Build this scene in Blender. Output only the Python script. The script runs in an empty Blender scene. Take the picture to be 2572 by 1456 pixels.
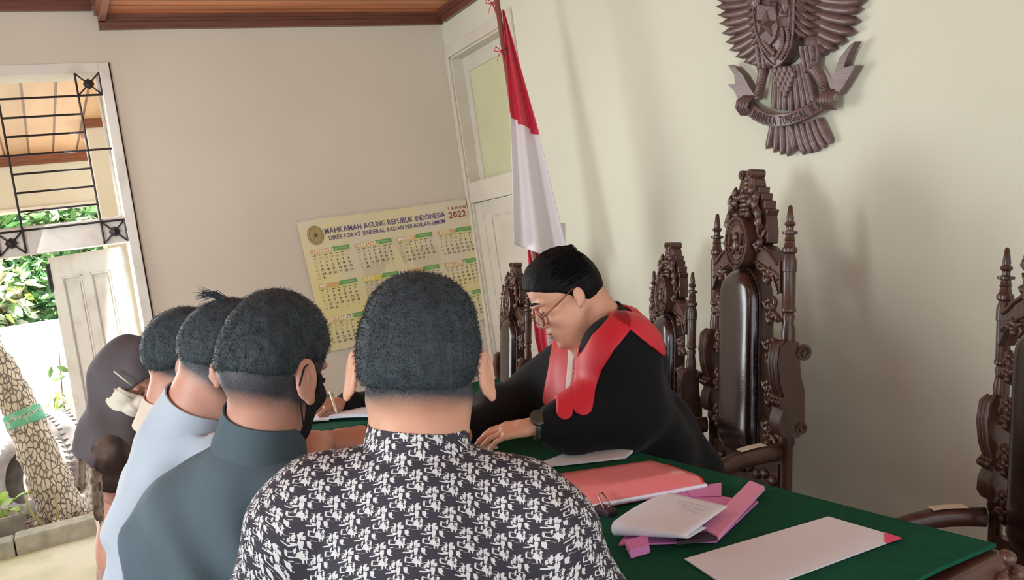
import bpy, math, calendar
import numpy as np
from mathutils import Matrix, Vector
rng = np.random.RandomState(7)
scene = bpy.context.scene
COL = scene.collection
IW, IH = 2572, 1456
FOC = 2165.28                       # focal length in pixels
YAW, PITCH, ROLL = 0.490650567, 0.0662294518, -0.144972459
EYE = np.array([0.0, 0.0, 1.67])    # the photographer's eye: the hall floor is z = 0

def _rot():
    f = np.array([math.sin(YAW)*math.cos(PITCH), math.cos(YAW)*math.cos(PITCH), -math.sin(PITCH)])
    r = np.array([math.cos(YAW), -math.sin(YAW), 0.0]); u = np.cross(r, f)
    c, s = math.cos(ROLL), math.sin(ROLL)
    return np.stack([c*r+s*u, -s*r+c*u, -f], 1)
RC = _rot()
RIGHT, UP, AWAY = RC[:, 0], RC[:, 1], -RC[:, 2]

# ---------------- camera
cd = bpy.data.cameras.new('camera'); cam = bpy.data.objects.new('camera', cd); COL.objects.link(cam)
cd.sensor_fit = 'HORIZONTAL'; cd.sensor_width = 36.0; cd.lens = FOC*36.0/IW
cd.clip_start = 0.02; cd.clip_end = 200
M4 = Matrix.Identity(4)
for i in range(3):
    for j in range(3): M4[i][j] = RC[i, j]
    M4[i][3] = EYE[i]
cam.matrix_world = M4
scene.camera = cam
# ---------------- world, sun, window light, exposure
scene.view_settings.view_transform = 'Standard'; scene.view_settings.look = 'None'
scene.view_settings.gamma = 1; scene.view_settings.use_curve_mapping = False
scene.view_settings.exposure = 0.5
w = bpy.data.worlds.new('overcast_sky'); scene.world = w; w.use_nodes = True
bg = w.node_tree.nodes['Background']; bg.inputs[0].default_value = (0.90, 0.96, 1.0, 1); bg.inputs[1].default_value = 1.7

def lamp(name, kind, loc, target, energy, color, **kw):
    d = bpy.data.lights.new(name, kind); d.energy = energy; d.color = color
    for k, v in kw.items(): setattr(d, k, v)
    o = bpy.data.objects.new(name, d); COL.objects.link(o); o.location = loc
    o.rotation_euler = (Vector(target)-Vector(loc)).to_track_quat('-Z', 'Y').to_euler()
    return o
lamp('sun', 'SUN', (0, 0, 10), (0.5, 2.2, 0), 20.0, (1, .97, .9), angle=math.radians(2))
lamp('window_light', 'AREA', (-2.7, 1.15, 1.9), (2.3, 2.6, 1.2), 54, (.90, .98, 1), shape='RECTANGLE', size=.7, size_y=1.2)
lamp('doorway_light', 'AREA', (-.35, 4.55, 1.7), (1.2, 1.9, 1.0), 38, (.95, .98, 1), shape='RECTANGLE', size=1.2, size_y=1.9)

# ---------------- helpers
def A(*v): return np.array(v, float)
def cp(px, py, D): return EYE + RC@A((px-IW/2)/FOC*D, (IH/2-py)/FOC*D, -D)      # a point D metres ahead of the eye
def ray(px, py): return RC@A(px-IW/2, IH/2-py, -FOC)
def onX(px, py, x): d = ray(px, py); return EYE+d*(x/d[0])
def onY(px, py, y): d = ray(px, py); return EYE+d*(y/d[1])
def onZ(px, py, z): d = ray(px, py); return EYE+d*((z-EYE[2])/d[2])
def norm(v): v = np.asarray(v, float); return v/np.linalg.norm(v)
def cdir(a, b, c): return norm(RIGHT*a+UP*b+AWAY*c)
def rotm(axis, ang):
    return np.array(Matrix.Rotation(ang, 3, Vector(axis)))

def lin(c):
    def f(v):
        v /= 255.0
        return v/12.92 if v <= .04045 else ((v+.055)/1.055)**2.4
    return (f(c[0]), f(c[1]), f(c[2]), 1.0)
MATS = {}
def mat(name, rgb, rough=.6, metal=0, var=0, vscale=8, bump=0, bscale=60, rgb2=None, spec=.5, stretch=None, trans=0, alpha=1, sheen=0, coat=0, sss=0, detail=4, contrast=None):
    if name in MATS: return MATS[name]
    m = bpy.data.materials.new(name); m.use_nodes = True; nt = m.node_tree; N = nt.nodes; L = nt.links
    p = N['Principled BSDF']
    p.inputs['Base Color'].default_value = lin(rgb); p.inputs['Roughness'].default_value = rough
    p.inputs['Metallic'].default_value = metal; p.inputs['Specular IOR Level'].default_value = spec
    p.inputs['Transmission Weight'].default_value = trans; p.inputs['Alpha'].default_value = alpha
    if sheen: p.inputs['Sheen Weight'].default_value = sheen
    if coat: p.inputs['Coat Weight'].default_value = coat; p.inputs['Coat Roughness'].default_value = .15
    if sss:
        p.inputs['Subsurface Weight'].default_value = sss; p.inputs['Subsurface Radius'].default_value = (.012, .004, .002); p.inputs['Subsurface Scale'].default_value = .6
    tc = N.new('ShaderNodeTexCoord'); co = tc.outputs['Object']
    if stretch:
        mp = N.new('ShaderNodeMapping'); mp.inputs['Scale'].default_value = stretch; L.new(co, mp.inputs[0]); co = mp.outputs[0]
    if var or rgb2:
        n = N.new('ShaderNodeTexNoise'); n.inputs['Scale'].default_value = vscale; n.inputs['Detail'].default_value = detail; L.new(co, n.inputs['Vector'])
        mx = N.new('ShaderNodeMix'); mx.data_type = 'RGBA'
        c2 = rgb2 if rgb2 else tuple(max(0, v*(1-var)) for v in rgb)
        mx.inputs['A'].default_value = lin(rgb); mx.inputs['B'].default_value = lin(c2)
        mr = N.new('ShaderNodeMapRange'); a, b = contrast if contrast else (.3, .7)
        mr.inputs['From Min'].default_value = a; mr.inputs['From Max'].default_value = b
        L.new(n.outputs['Fac'], mr.inputs['Value']); L.new(mr.outputs[0], mx.inputs['Factor']); L.new(mx.outputs['Result'], p.inputs['Base Color'])
    if bump:
        n2 = N.new('ShaderNodeTexNoise'); n2.inputs['Scale'].default_value = bscale; n2.inputs['Detail'].default_value = 5; L.new(co, n2.inputs['Vector'])
        b = N.new('ShaderNodeBump'); b.inputs['Strength'].default_value = min(1, bump); b.inputs['Distance'].default_value = .004
        L.new(n2.outputs['Fac'], b.inputs['Height']); L.new(b.outputs[0], p.inputs['Normal'])
    MATS[name] = m
    return m

class MB:
    def __init__(s): s.v = []; s.f = []; s.m = []; s.n = 0
    def add(s, v, f, mi=0):
        v = np.asarray(v, float).reshape(-1, 3)
        s.v.append(v); s.f += [tuple(int(i)+s.n for i in q) for q in f]; s.m += [mi]*len(f); s.n += len(v); return s
    def box(s, lo, hi, mi=0, M=None, bev=0):
        lo = A(*lo); hi = A(*hi)
        v = np.array([[(lo, hi)[i][0], (lo, hi)[j][1], (lo, hi)[k][2]] for i in (0, 1) for j in (0, 1) for k in (0, 1)])
        if M is not None: v = v@M[:3, :3].T+M[:3, 3]
        return s.add(v, [(0, 1, 3, 2), (4, 6, 7, 5), (0, 4, 5, 1), (2, 3, 7, 6), (0, 2, 6, 4), (1, 5, 7, 3)], mi)
    def tube(s, pts, r, seg=8, mi=0, cap=True, flat=1.0, closed=False):
        pts = np.asarray(pts, float); n = len(pts); r = np.broadcast_to(np.asarray(r, float), (n,))
        t = np.gradient(pts, axis=0)
        if closed: t = np.roll(pts, -1, 0)-np.roll(pts, 1, 0)
        t /= np.linalg.norm(t, axis=1)[:, None]+1e-12
        ref = A(0, 0, 1) if abs(t[0][2]) < .9 else A(1, 0, 0)
        a = norm(np.cross(t[0], ref)); V = []
        for i in range(n):
            a = a-t[i]*(a@t[i]); a = norm(a); b = np.cross(t[i], a)
            th = np.arange(seg)*2*math.pi/seg
            V.append(pts[i]+r[i]*(np.cos(th)[:, None]*a+flat*np.sin(th)[:, None]*b))
        V = np.concatenate(V); F = []
        for i in range(n if closed else n-1):
            for j in range(seg):
                k = (j+1) % seg; i2 = (i+1) % n
                F.append((i*seg+j, i*seg+k, i2*seg+k, i2*seg+j))
        if cap and not closed: F.append(tuple(range(seg))[::-1]); F.append(tuple((n-1)*seg+j for j in range(seg)))
        return s.add(V, F, mi)
    def lathe(s, prof, c=(0, 0, 0), seg=14, mi=0, M=None):
        prof = np.asarray(prof, float); th = np.arange(seg)*2*math.pi/seg; V = []
        for z, r in prof: V.append(np.stack([r*np.cos(th), r*np.sin(th), np.full(seg, z)], 1))
        V = np.concatenate(V)+A(*c); n = len(prof)
        if M is not None: V = V@M[:3, :3].T+M[:3, 3]
        F = [(i*seg+j, i*seg+(j+1) % seg, (i+1)*seg+(j+1) % seg, (i+1)*seg+j) for i in range(n-1) for j in range(seg)]
        F.append(tuple(range(seg))[::-1]); F.append(tuple((n-1)*seg+j for j in range(seg)))
        return s.add(V, F, mi)
    def prism(s, poly, y0, y1, ax=(0, 2, 1), mi=0):      # poly in two axes, thickness along the third
        n = len(poly); V = np.zeros((2*n, 3))
        for k, (a, b) in enumerate(poly):
            V[k, ax[0]] = a; V[k, ax[1]] = b; V[k, ax[2]] = y0
            V[n+k, ax[0]] = a; V[n+k, ax[1]] = b; V[n+k, ax[2]] = y1
        F = [(k, (k+1) % n, n+(k+1) % n, n+k) for k in range(n)]+[tuple(range(n))[::-1], tuple(range(n, 2*n))]
        return s.add(V, F, mi)
    def ell(s, c, r, M=None, mi=0, nu=12, nv=8):
        V = []; c = A(*c)
        for i in range(nv+1):
            ph = math.pi*i/nv
            for j in range(nu):
                th = 2*math.pi*j/nu; V.append((r[0]*math.sin(ph)*math.cos(th), r[1]*math.sin(ph)*math.sin(th), r[2]*math.cos(ph)))
        V = np.array(V)
        if M is not None: V = V@np.asarray(M)[:3, :3].T
        V = V+c
        F = [(i*nu+j, (i+1)*nu+j, (i+1)*nu+(j+1) % nu, i*nu+(j+1) % nu) for i in range(nv) for j in range(nu)]
        return s.add(V, F, mi)
    def grid(s, P, mi=0, thick=None):                     # P: (n, m, 3) surface; thick: offset vector gives it two sides
        n, m = P.shape[:2]; V = P.reshape(-1, 3)
        F = [(i*m+j, (i+1)*m+j, (i+1)*m+j+1, i*m+j+1) for i in range(n-1) for j in range(m-1)]
        if thick is None: return s.add(V, F, mi)
        W = V+np.asarray(thick); N = n*m
        F2 = [tuple(N+i for i in q[::-1]) for q in F]
        rim = [j for j in range(m)]+[i*m+m-1 for i in range(1, n)]+[(n-1)*m+j for j in range(m-2, -1, -1)]+[i*m for i in range(n-2, 0, -1)]
        F3 = [(rim[k], rim[(k+1) % len(rim)], N+rim[(k+1) % len(rim)], N+rim[k]) for k in range(len(rim))]
        return s.add(np.concatenate([V, W]), F+F2+F3, mi)
    def transform(s, M):
        M = np.asarray(M); s.v = [v@M[:3, :3].T+M[:3, 3] for v in s.v]; return s
    def build(s, name, mats, parent=None, smooth=False, origin=None, sharp=None, attr=None, fix=True, bevel=0):
        V = np.concatenate(s.v) if s.v else np.zeros((0, 3))
        o0 = np.zeros(3)
        if origin is not None: o0 = np.asarray(origin, float)
        elif parent is None and len(V): o0 = A((V[:, 0].min()+V[:, 0].max())/2, (V[:, 1].min()+V[:, 1].max())/2, V[:, 2].min())
        if parent is not None and origin is None: o0 = np.array(parent.get('_o', (0, 0, 0)), float)
        me = bpy.data.meshes.new(name); me.from_pydata((V-o0).tolist(), [], s.f)
        if not isinstance(mats, (list, tuple)): mats = [mats]
        for m in mats: me.materials.append(m)
        me.polygons.foreach_set('material_index', np.array(s.m, dtype=np.int32))
        if attr:
            for k, val in attr.items():
                val = np.asarray(val, float)
                if val.ndim == 2:
                    at = me.attributes.new(k, 'FLOAT_VECTOR', 'POINT'); at.data.foreach_set('vector', val.ravel())
                else:
                    at = me.attributes.new(k, 'FLOAT', 'POINT'); at.data.foreach_set('value', val)
        if fix:
            import bmesh
            b = bmesh.new(); b.from_mesh(me); bmesh.ops.recalc_face_normals(b, faces=b.faces); b.to_mesh(me); b.free()
        if smooth: me.polygons.foreach_set('use_smooth', [True]*len(me.polygons))
        me.update()
        if smooth and sharp: me.set_sharp_from_angle(angle=math.radians(sharp))
        o = bpy.data.objects.new(name, me); COL.objects.link(o)
        if bevel:
            md = o.modifiers.new('bevel', 'BEVEL'); md.width = bevel; md.segments = 2; md.limit_method = 'ANGLE'
        if parent is not None:
            o.parent = parent
            if origin is not None: o.location = o0-np.array(parent.get('_o', (0, 0, 0)), float)
        else: o.location = o0
        o['_o'] = [float(x) for x in o0]
        return o

ORIG = {}
def thing(name, label, cat, loc, group=None, kind=None):
    o = bpy.data.objects.new(name, None); COL.objects.link(o); o.location = loc; o.empty_display_size = .1
    o['_o'] = [float(x) for x in loc]
    o['label'] = label; o['category'] = cat
    if group: o['group'] = group
    return o
def tag(o, label, cat, group=None, kind=None):
    o['label'] = label; o['category'] = cat
    if group: o['group'] = group
    if kind: o['kind'] = kind
    return o
def struct(o): o['kind'] = 'structure'; return o
def sub(o, *ch):                                   # children meshes become sub-parts of part o
    return o
def copy_tree(o, parent=None, data=False):
    c = o.copy(); COL.objects.link(c); c.parent = parent
    for ch in list(o.children): copy_tree(ch, c)
    return c

# ---- signed distance modelling
def smin(a, b, k):
    if k <= 0: return np.minimum(a, b)
    h = np.clip(.5+.5*(b-a)/k, 0, 1)
    return b+(a-b)*h-k*h*(1-h)
def smax(a, b, k): return -smin(-a, -b, k)
def s_cap(P, a, b, ra, rb=None):
    if rb is None: rb = ra
    a = np.asarray(a, float); b = np.asarray(b, float)
    ab = b-a; t = np.clip(((P-a)@ab)/(ab@ab+1e-12), 0, 1)
    return np.linalg.norm(P-a-t[..., None]*ab, axis=-1)-(ra+(rb-ra)*t)
def s_ell(P, c, r, R=None):
    q = P-np.asarray(c, float)
    if R is not None: q = q@R            # columns of R are the ellipsoid's axes
    r = np.asarray(r, float); k0 = np.linalg.norm(q/r, axis=-1); k1 = np.linalg.norm(q/r**2, axis=-1)
    return k0*(k0-1)/(k1+1e-9)
def surfnet(fn, lo, hi, h):
    lo = np.asarray(lo, float); hi = np.asarray(hi, float)
    n = np.ceil((hi-lo)/h).astype(int)+1
    ax = [lo[i]+h*np.arange(n[i]) for i in range(3)]
    V = np.empty(n, np.float32)
    for i0 in range(0, n[0], 24):
        X = np.stack(np.meshgrid(ax[0][i0:i0+24], ax[1], ax[2], indexing='ij'), -1)
        V[i0:i0+24] = fn(X)
    ins = V < 0
    # keep the border outside
    ins[0] = ins[-1] = False; ins[:, 0] = ins[:, -1] = False; ins[:, :, 0] = ins[:, :, -1] = False
    acc = np.zeros(tuple(n-1)+(3,), np.float32); cnt = np.zeros(tuple(n-1), np.int32); edges = []
    for a in range(3):
        s0 = [slice(None)]*3; s1 = [slice(None)]*3; s0[a] = slice(0, -1); s1[a] = slice(1, None)
        A0 = ins[tuple(s0)]; A1 = ins[tuple(s1)]; idx = np.argwhere(A0 != A1)
        v0 = V[tuple(s0)][A0 != A1]; v1 = V[tuple(s1)][A0 != A1]
        t = np.clip(np.where(np.abs(v0-v1) < 1e-9, .5, v0/(v0-v1+1e-12)), 0, 1)
        pos = idx.astype(np.float32); pos[:, a] += t
        b, c = [(1, 2), (2, 0), (0, 1)][a]
        for db in (0, -1):
            for dc in (0, -1):
                q = idx.copy(); q[:, b] += db; q[:, c] += dc
                ok = (q >= 0).all(1) & (q < (n-1)).all(1)
                np.add.at(acc, tuple(q[ok].T), pos[ok]); np.add.at(cnt, tuple(q[ok].T), 1)
        edges.append((a, b, c, idx, A0[A0 != A1]))
    act = cnt > 0; ids = np.full(tuple(n-1), -1, np.int64); ids[act] = np.arange(act.sum())
    P = acc[act]/cnt[act][:, None]*h+lo
    F = []
    for a, b, c, idx, inside in edges:
        q = []
        for db, dc in ((-1, -1), (0, -1), (0, 0), (-1, 0)):
            k = idx.copy(); k[:, b] += db; k[:, c] += dc; q.append(ids[tuple(k.T)])
        q = np.stack(q, 1); q[~inside] = q[~inside][:, ::-1]; F.append(q)
    F = np.concatenate(F)
    return P, F
def sdf_mesh(mb, fn, lo, hi, h, mi=0):
    P, F = surfnet(fn, lo, hi, h)
    mb.add(P, F.tolist(), mi); return P
def bounds(pts, r):
    pts = np.array(pts); return pts.min(0)-r, pts.max(0)+r
def wob(P, f=9, a=1.0, seed=0):        # smooth pseudo noise
    r = np.random.RandomState(seed); out = 0
    for i in range(5):
        d = r.randn(3); d /= np.linalg.norm(d); out = out+np.sin(P@d*f*(1+.6*i)+r.rand()*6.28)/(1+.5*i)
    return out*a/2.5

# ---- letters
_GL = {}
def glyph(ch, bold=0.0, res=2):
    k = (ch, bold, res)
    if k not in _GL:
        cu = bpy.data.curves.new('g', 'FONT'); cu.body = ch; cu.size = 1; cu.resolution_u = res; cu.offset = bold; cu.fill_mode = 'FRONT'
        ob = bpy.data.objects.new('g', cu); me = bpy.data.meshes.new_from_object(ob)
        v = np.array([tuple(x.co) for x in me.vertices]) if len(me.vertices) else np.zeros((0, 3))
        f = [tuple(p.vertices) for p in me.polygons]
        bpy.data.objects.remove(ob); bpy.data.meshes.remove(me); bpy.data.curves.remove(cu)
        wd = (v[:, 0].max() if len(v) else .3)
        lo = (v[:, 0].min() if len(v) else 0)
        _GL[k] = (v, f, lo, wd)
    return _GL[k]
def text(mb, s, size, fn, mi=0, bold=0.0, gap=.09, xs=1.0, align=0, res=2, width=None):
    # fn maps (u, v) arrays to 3d; width: stretch to that total width
    adv = []; x = 0; parts = []
    for ch in s:
        if ch == ' ': x += .32; continue
        v, f, lo, wd = glyph(ch, bold, res)
        parts.append((v, f, x-lo)); x += wd-lo+gap
    x -= gap
    if width: xs = width/(x*size)
    off = -x*align
    for v, f, dx in parts:
        if len(v): mb.add(fn((v[:, 0]+dx+off)*size*xs, v[:, 1]*size), f, mi)
    return x*size*xs
# ================= THE SETTING =================
ZE = 1.67
XB, YA, ZC = 2.30, 4.70, 2.98       # east wall, north wall, ceiling of the hall
m_wallA = mat('plaster_north', (214, 205, 190), .9, var=.06, vscale=1.5, bump=.15, bscale=25, rgb2=(205, 196, 180))
m_wallB = mat('plaster_east', (214, 214, 196), .75, vscale=1.1, bump=.12, bscale=22, rgb2=(204, 205, 186))
m_white = mat('painted_white_wood', (212, 206, 192), .55, vscale=5, rgb2=(202, 195, 180), bump=.08)
m_dirty = mat('worn_white_wood', (222, 219, 210), .6, vscale=9, rgb2=(198, 190, 178), contrast=(.5, .8), bump=.12)
m_iron = mat('black_iron', (52, 46, 46), .5, metal=.3)
m_floor = mat('floor_tiles', (150, 120, 100), .35, var=.2, vscale=4)
m_glassg = mat('frosted_green_glass', (206, 210, 172), .35, vscale=2, rgb2=(196, 200, 160))

def plank_mat(name, rgb, rgb2, w=.085, axis=1, rough=.4, groove=(70, 35, 22)):
    m = mat(name, rgb, rough, rgb2=rgb2, vscale=3.5, stretch=(.35, 3, 1) if axis == 1 else (3, .35, 1), coat=.15)
    nt = m.node_tree; N = nt.nodes; L = nt.links; p = N['Principled BSDF']
    tc = N.new('ShaderNodeTexCoord'); sx = N.new('ShaderNodeSeparateXYZ'); L.new(tc.outputs['Object'], sx.inputs[0])
    d = N.new('ShaderNodeMath'); d.operation = 'DIVIDE'; d.inputs[1].default_value = w; L.new(sx.outputs[axis], d.inputs[0])
    fr = N.new('ShaderNodeMath'); fr.operation = 'FRACT'; L.new(d.outputs[0], fr.inputs[0])
    lt = N.new('ShaderNodeMath'); lt.operation = 'LESS_THAN'; lt.inputs[1].default_value = .09; L.new(fr.outputs[0], lt.inputs[0])
    old = p.inputs['Base Color'].links[0].from_socket
    fl = N.new('ShaderNodeMath'); fl.operation = 'FLOOR'; L.new(d.outputs[0], fl.inputs[0])
    wn = N.new('ShaderNodeTexWhiteNoise'); wn.noise_dimensions = '1D'; L.new(fl.outputs[0], wn.inputs['W'])
    hs = N.new('ShaderNodeHueSaturation'); mr = N.new('ShaderNodeMapRange'); mr.inputs['To Min'].default_value = .82; mr.inputs['To Max'].default_value = 1.15
    L.new(wn.outputs['Value'], mr.inputs['Value']); L.new(mr.outputs[0], hs.inputs['Value']); L.new(old, hs.inputs['Color'])
    mx = N.new('ShaderNodeMix'); mx.data_type = 'RGBA'; L.new(lt.outputs[0], mx.inputs['Factor']); L.new(hs.outputs[0], mx.inputs['A']); mx.inputs['B'].default_value = lin(groove)
    L.new(mx.outputs['Result'], p.inputs['Base Color'])
    return m
m_ceil = plank_mat('ceiling_boards', (216, 142, 92), (176, 104, 66), .075, 1)
m_trimw = mat('dark_red_timber', (120, 72, 56), .4, vscale=12, rgb2=(92, 52, 42), stretch=(.4, 6, 6), coat=.2)
m_trimw2 = mat('brown_timber', (150, 92, 62), .4, vscale=12, rgb2=(120, 70, 48), stretch=(.4, 6, 6), coat=.2)

# floor of the hall and the raised platform the bench stands on
struct(MB().box((-3.2, -2.6, -.1), (2.55, 4.9, 0)).build('floor', m_floor))
struct(MB().box((.62, .2, 0.001), (2.299, 4.2, .27)).build('platform_floor', m_trimw))
# north wall, with a double doorway and a transom light above it
DX0, DX1 = -1.05, .40               # doorway opening
DZ = ZE+.229                        # underside of the transom bar
TZ = ZE+.357                        # its top
FZ = ZE+1.07                        # top of the transom opening
fo = .048                           # frame width
b = MB()
b.box((-3.2, YA, 0), (DX0-fo, YA+.2, 3.25)); b.box((DX1+fo+.008, YA, 0), (XB+.25, YA+.2, 3.25)); b.box((DX0-fo, YA, FZ+fo), (DX1+fo+.008, YA+.2, 3.25))
struct(b.build('wall_north', m_wallA))
# east wall with a narrow doorway beside the corner
EY0, EY1 = 3.93, 4.66               # opening
ETZ = ZE+1.075
b = MB()
b.box((XB, -1.6, 0), (XB+.25, EY0, 3.25)); b.box((XB, EY1, 0), (XB+.25, YA, 3.25)); b.box((XB, EY0, ETZ), (XB+.25, EY1, 3.25))
struct(b.build('wall_east', m_wallB))
# west wall with a large window opening (out of the frame, it is where the light comes from)
b = MB()
b.box((-3.2, -2.6, 0), (-3.0, .4, 3.25)); b.box((-3.2, 2.6, 0), (-3.0, 4.9, 3.25)); b.box((-3.2, .4, 0), (-3.0, 2.6, 1.0)); b.box((-3.2, .4, 2.7), (-3.0, 2.6, 3.25))
struct(b.build('wall_west', m_wallA))
# ceiling: a lower boarded bay and a slightly higher one on the left
CX = .435
struct(MB().box((CX+.03, -2.6, ZC+.03), (XB+.25, YA, ZC+.12)).build('ceiling', m_ceil))
struct(MB().box((-3.2, -2.6, ZC+.16), (CX+.03, YA, ZC+.25)).build('ceiling_raised', m_ceil))
b = MB()
b.box((CX, -2.6, ZC-.0), (CX+.03, YA-.03, ZC+.16)); b.box((CX-.016, -2.6, ZC+.03), (CX+.0, YA-.03, ZC+.05)); b.box((CX-.022, -2.6, ZC+.08), (CX, YA-.03, ZC+.11))
struct(b.build('trim_1', m_trimw2))
b = MB()
for (z0, z1, d) in ((-.034, 0, .028), (0, .012, .045), (.012, .032, .062)):
    b.box((CX, YA-d, ZC+z0), (XB, YA, ZC+z1)); 
struct(b.build('trim_2', m_trimw))
b = MB()
for (z0, z1, d) in ((-.034, 0, .028), (0, .012, .045), (.012, .032, .062)):
    b.box((XB-d, -1.6, ZC+z0), (XB, YA-.062, ZC+z1))
struct(b.build('trim_3', m_trimw))
b = MB()
for (z0, z1, d) in ((.06, .11, .025), (.11, .16, .05)): b.box((-3.0, YA-d, ZC+z0), (CX-.022, YA, ZC+z1))
struct(b.build('trim_4', m_trimw))

# --- door_1: frame of the double doorway, transom bar and iron grille
b = MB()
for x0, x1 in ((DX1, DX1+fo), (DX0-fo, DX0)):
    b.box((x0, YA-.018, 0), (x1, YA+.16, FZ+fo))
b.box((DX0, YA-.018, FZ), (DX1, YA+.16, FZ+fo)); b.box((DX0, YA-.004, DZ), (DX1, YA+.15, TZ))
b.box((DX0, YA+.10, TZ), (DX1, YA+.15, TZ+.012)); b.box((DX1-.012, YA+.1, TZ), (DX1, YA+.15, FZ))
door1 = struct(b.build('door_1', m_dirty, bevel=.003))
# grille in front of the transom light and its bar: bars 9 mm thick
gx1, gx0, gw = DX1-.002, -.05, .125
gy = YA-.012
def bar(b, p, q, r=.0055): b.tube([p, q], r, 6)
ztop, zbot = FZ-.002, DZ+.004
sq = .108                           # rosette squares
b = MB()
xs = [gx1, gx1-sq, gx0, gx0-sq, gx0-sq-.36, gx0-2*sq-.36]
for x in xs[1:]: bar(b, (x, gy, zbot), (x, gy, ztop))
bar(b, (gx1, gy, zbot), (gx1, gy, zbot+sq)); bar(b, (gx1, gy, ztop-sq), (gx1, gy, ztop))
bar(b, (xs[-1], gy, zbot+sq), (gx1, gy, zbot+sq)); bar(b, (gx1, gy, ztop-sq), (xs[-1], gy, ztop-sq))
nb = 6
for k in range(1, nb+1):
    z = ztop-sq+(zbot+sq-(ztop-sq))*k/(nb+1.0)
    bar(b, (gx0, gy, z), (gx1-sq if k != 3 else gx1, gy, z)); bar(b, (xs[4], gy, z), (xs[3], gy, z))
    if k == 3: bar(b, (xs[3], gy, z), (gx0, gy, z))
grille = b.build('iron_grille', m_iron, parent=door1)
def rosette(cx, cz):
    b = MB(); 
    for sx in (-1, 1):
        for sz in (-1, 1): bar(b, (cx, gy, cz), (cx+sx*sq/2, gy, cz+sz*sq/2), .004)
    for k in range(8):
        a = k*math.pi/4; b.ell((cx+.017*math.cos(a), gy-.004, cz+.017*math.sin(a)), (.0085, .006, .0085), nu=8, nv=6)
    b.ell((cx, gy-.006, cz), (.018, .008, .018)); b.ell((cx, gy-.014, cz), (.008, .006, .008), nu=8, nv=6)
    return b.build('rosette', m_iron, parent=grille, smooth=True)
for cx in (gx1-sq/2, gx0-sq/2, gx0-sq*1.5-.36):
    rosette(cx, ztop-sq/2); rosette(cx, zbot+sq/2)

# --- the open door leaf outside, hinged on the right jamb
hx, hy = DX1-.01, YA+.15
lx, ly = .06, 5.14
u = norm(A(lx-hx, ly-hy, 0)); n = A(-u[1], u[0], 0)
if n[1] > 0: n = -n
LW = .68*1.0; LW = math.hypot(lx-hx, ly-hy)
leaf = thing('door_leaf', 'open white wooden door leaf with two tall sunken panels, hung outside the left doorway', 'door', (hx, hy, .02))
def leafbox(b, a0, a1, z0, z1, d0, d1):
    P = [A(hx, hy, 0)+u*a+n*d+A(0, 0, z) for a in (a0, a1) for d in (d0, d1) for z in (z0, z1)]
    b.add(P, [(0, 1, 3, 2), (4, 6, 7, 5), (0, 4, 5, 1), (2, 3, 7, 6), (0, 2, 6, 4), (1, 5, 7, 3)])
LT = DZ-.012; st = .062
b = MB()
zs = [.04, .24, .92, 1.02, LT-.13]
for a0, a1 in ((.0, .02+st), (LW-st, LW), (LW/2+.01-st*.4, LW/2+.01+st*.4)): leafbox(b, a0, a1, .03, LT, 0, .035)
for z0, z1 in ((.03, .22), (.93, 1.05), (LT-.11, LT)): leafbox(b, .02, LW, z0, z1, .001, .034)
b.build('stile_frame', m_dirty, parent=leaf, bevel=.002)
for a0, a1 in ((.02+st, LW/2+.01-st*.4), (LW/2+.01+st*.4, LW-st)):
    for z0, z1 in ((.22, .93), (1.05, LT-.11)):
        p = MB(); leafbox(p, a0, a1, z0, z1, .010, .020); leafbox(p, a0+.022, a1-.022, z0+.03, z1-.03, .012, .030)
        for q0, q1, y0, y1 in ((a0, a0+.01, z0, z1), (a1-.01, a1, z0, z1), (a0, a1, z0, z0+.01), (a0, a1, z1-.01, z1)): leafbox(p, q0, q1, y0, y1, .012, .038)
        p.build('door_panel', m_dirty, parent=leaf, bevel=.002)
for z in (LT-.1, .62):
    p = MB(); leafbox(p, LW-.006, LW+.008, z-.07, z+.07, -.002, .04); p.tube([A(hx, hy, z-.06)+u*(LW+.01)+n*.04, A(hx, hy, z+.06)+u*(LW+.01)+n*.04], .006, 8)
    p.build('bolt', m_iron, parent=leaf)

# --- door_2 in the east wall: white frame, frosted light above, panelled leaf below
jf = .075
b = MB()
b.box((XB-.014, EY1-jf*.0, 0), (XB+.0, YA-.001, ETZ+.06)); b.box((XB-.014, EY0-.06, 0), (XB, EY0, ETZ+.06)); b.box((XB-.014, EY0, ETZ), (XB, EY1, ETZ+.06))
b.box((XB, EY1-.012, 0), (XB+.11, EY1+.0, ETZ)); b.box((XB-.0, EY0, 0), (XB+.11, EY0+.012, ETZ)); b.box((XB, EY0, ETZ-.012), (XB+.11, EY1, ETZ))
b.box((XB-.01, EY0+.012, ZE+.205), (XB+.1, EY1-.012, ZE+.325))
door2 = struct(b.build('door_2', m_white, bevel=.003))
p = MB(); p.box((XB+.075, EY0+.012, ZE+.325), (XB+.105, EY0+.07, ETZ-.012)); p.box((XB+.075, EY1-.07, ZE+.325), (XB+.105, EY1-.012, ETZ-.1)); p.box((XB+.075, EY0+.07, ETZ-.1), (XB+.105, EY1-.012, ETZ-.012))
p.build('transom_frame', m_white, parent=door2, bevel=.002)
p = MB(); p.box((XB+.085, EY0+.07, ZE+.325), (XB+.092, EY1-.07, ETZ-.1)); p.build('transom_pane', m_glassg, parent=door2)
p = MB(); p.box((XB+.03, EY0+.012, .01), (XB+.065, EY1-.1, ZE+.2))
p.box((XB+.022, EY0+.012, .01), (XB+.03, EY0+.1, ZE+.2)); p.box((XB+.022, EY1-.19, .01), (XB+.03, EY1-.1, ZE+.2)); p.box((XB+.0225, EY0+.1, ZE+.11), (XB+.03, EY1-.19, ZE+.2)); p.box((XB+.0225, EY0+.1, 1.0), (XB+.03, EY1-.19, 1.12))
dl = p.build('leaf', m_white, parent=door2, bevel=.002)
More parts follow.
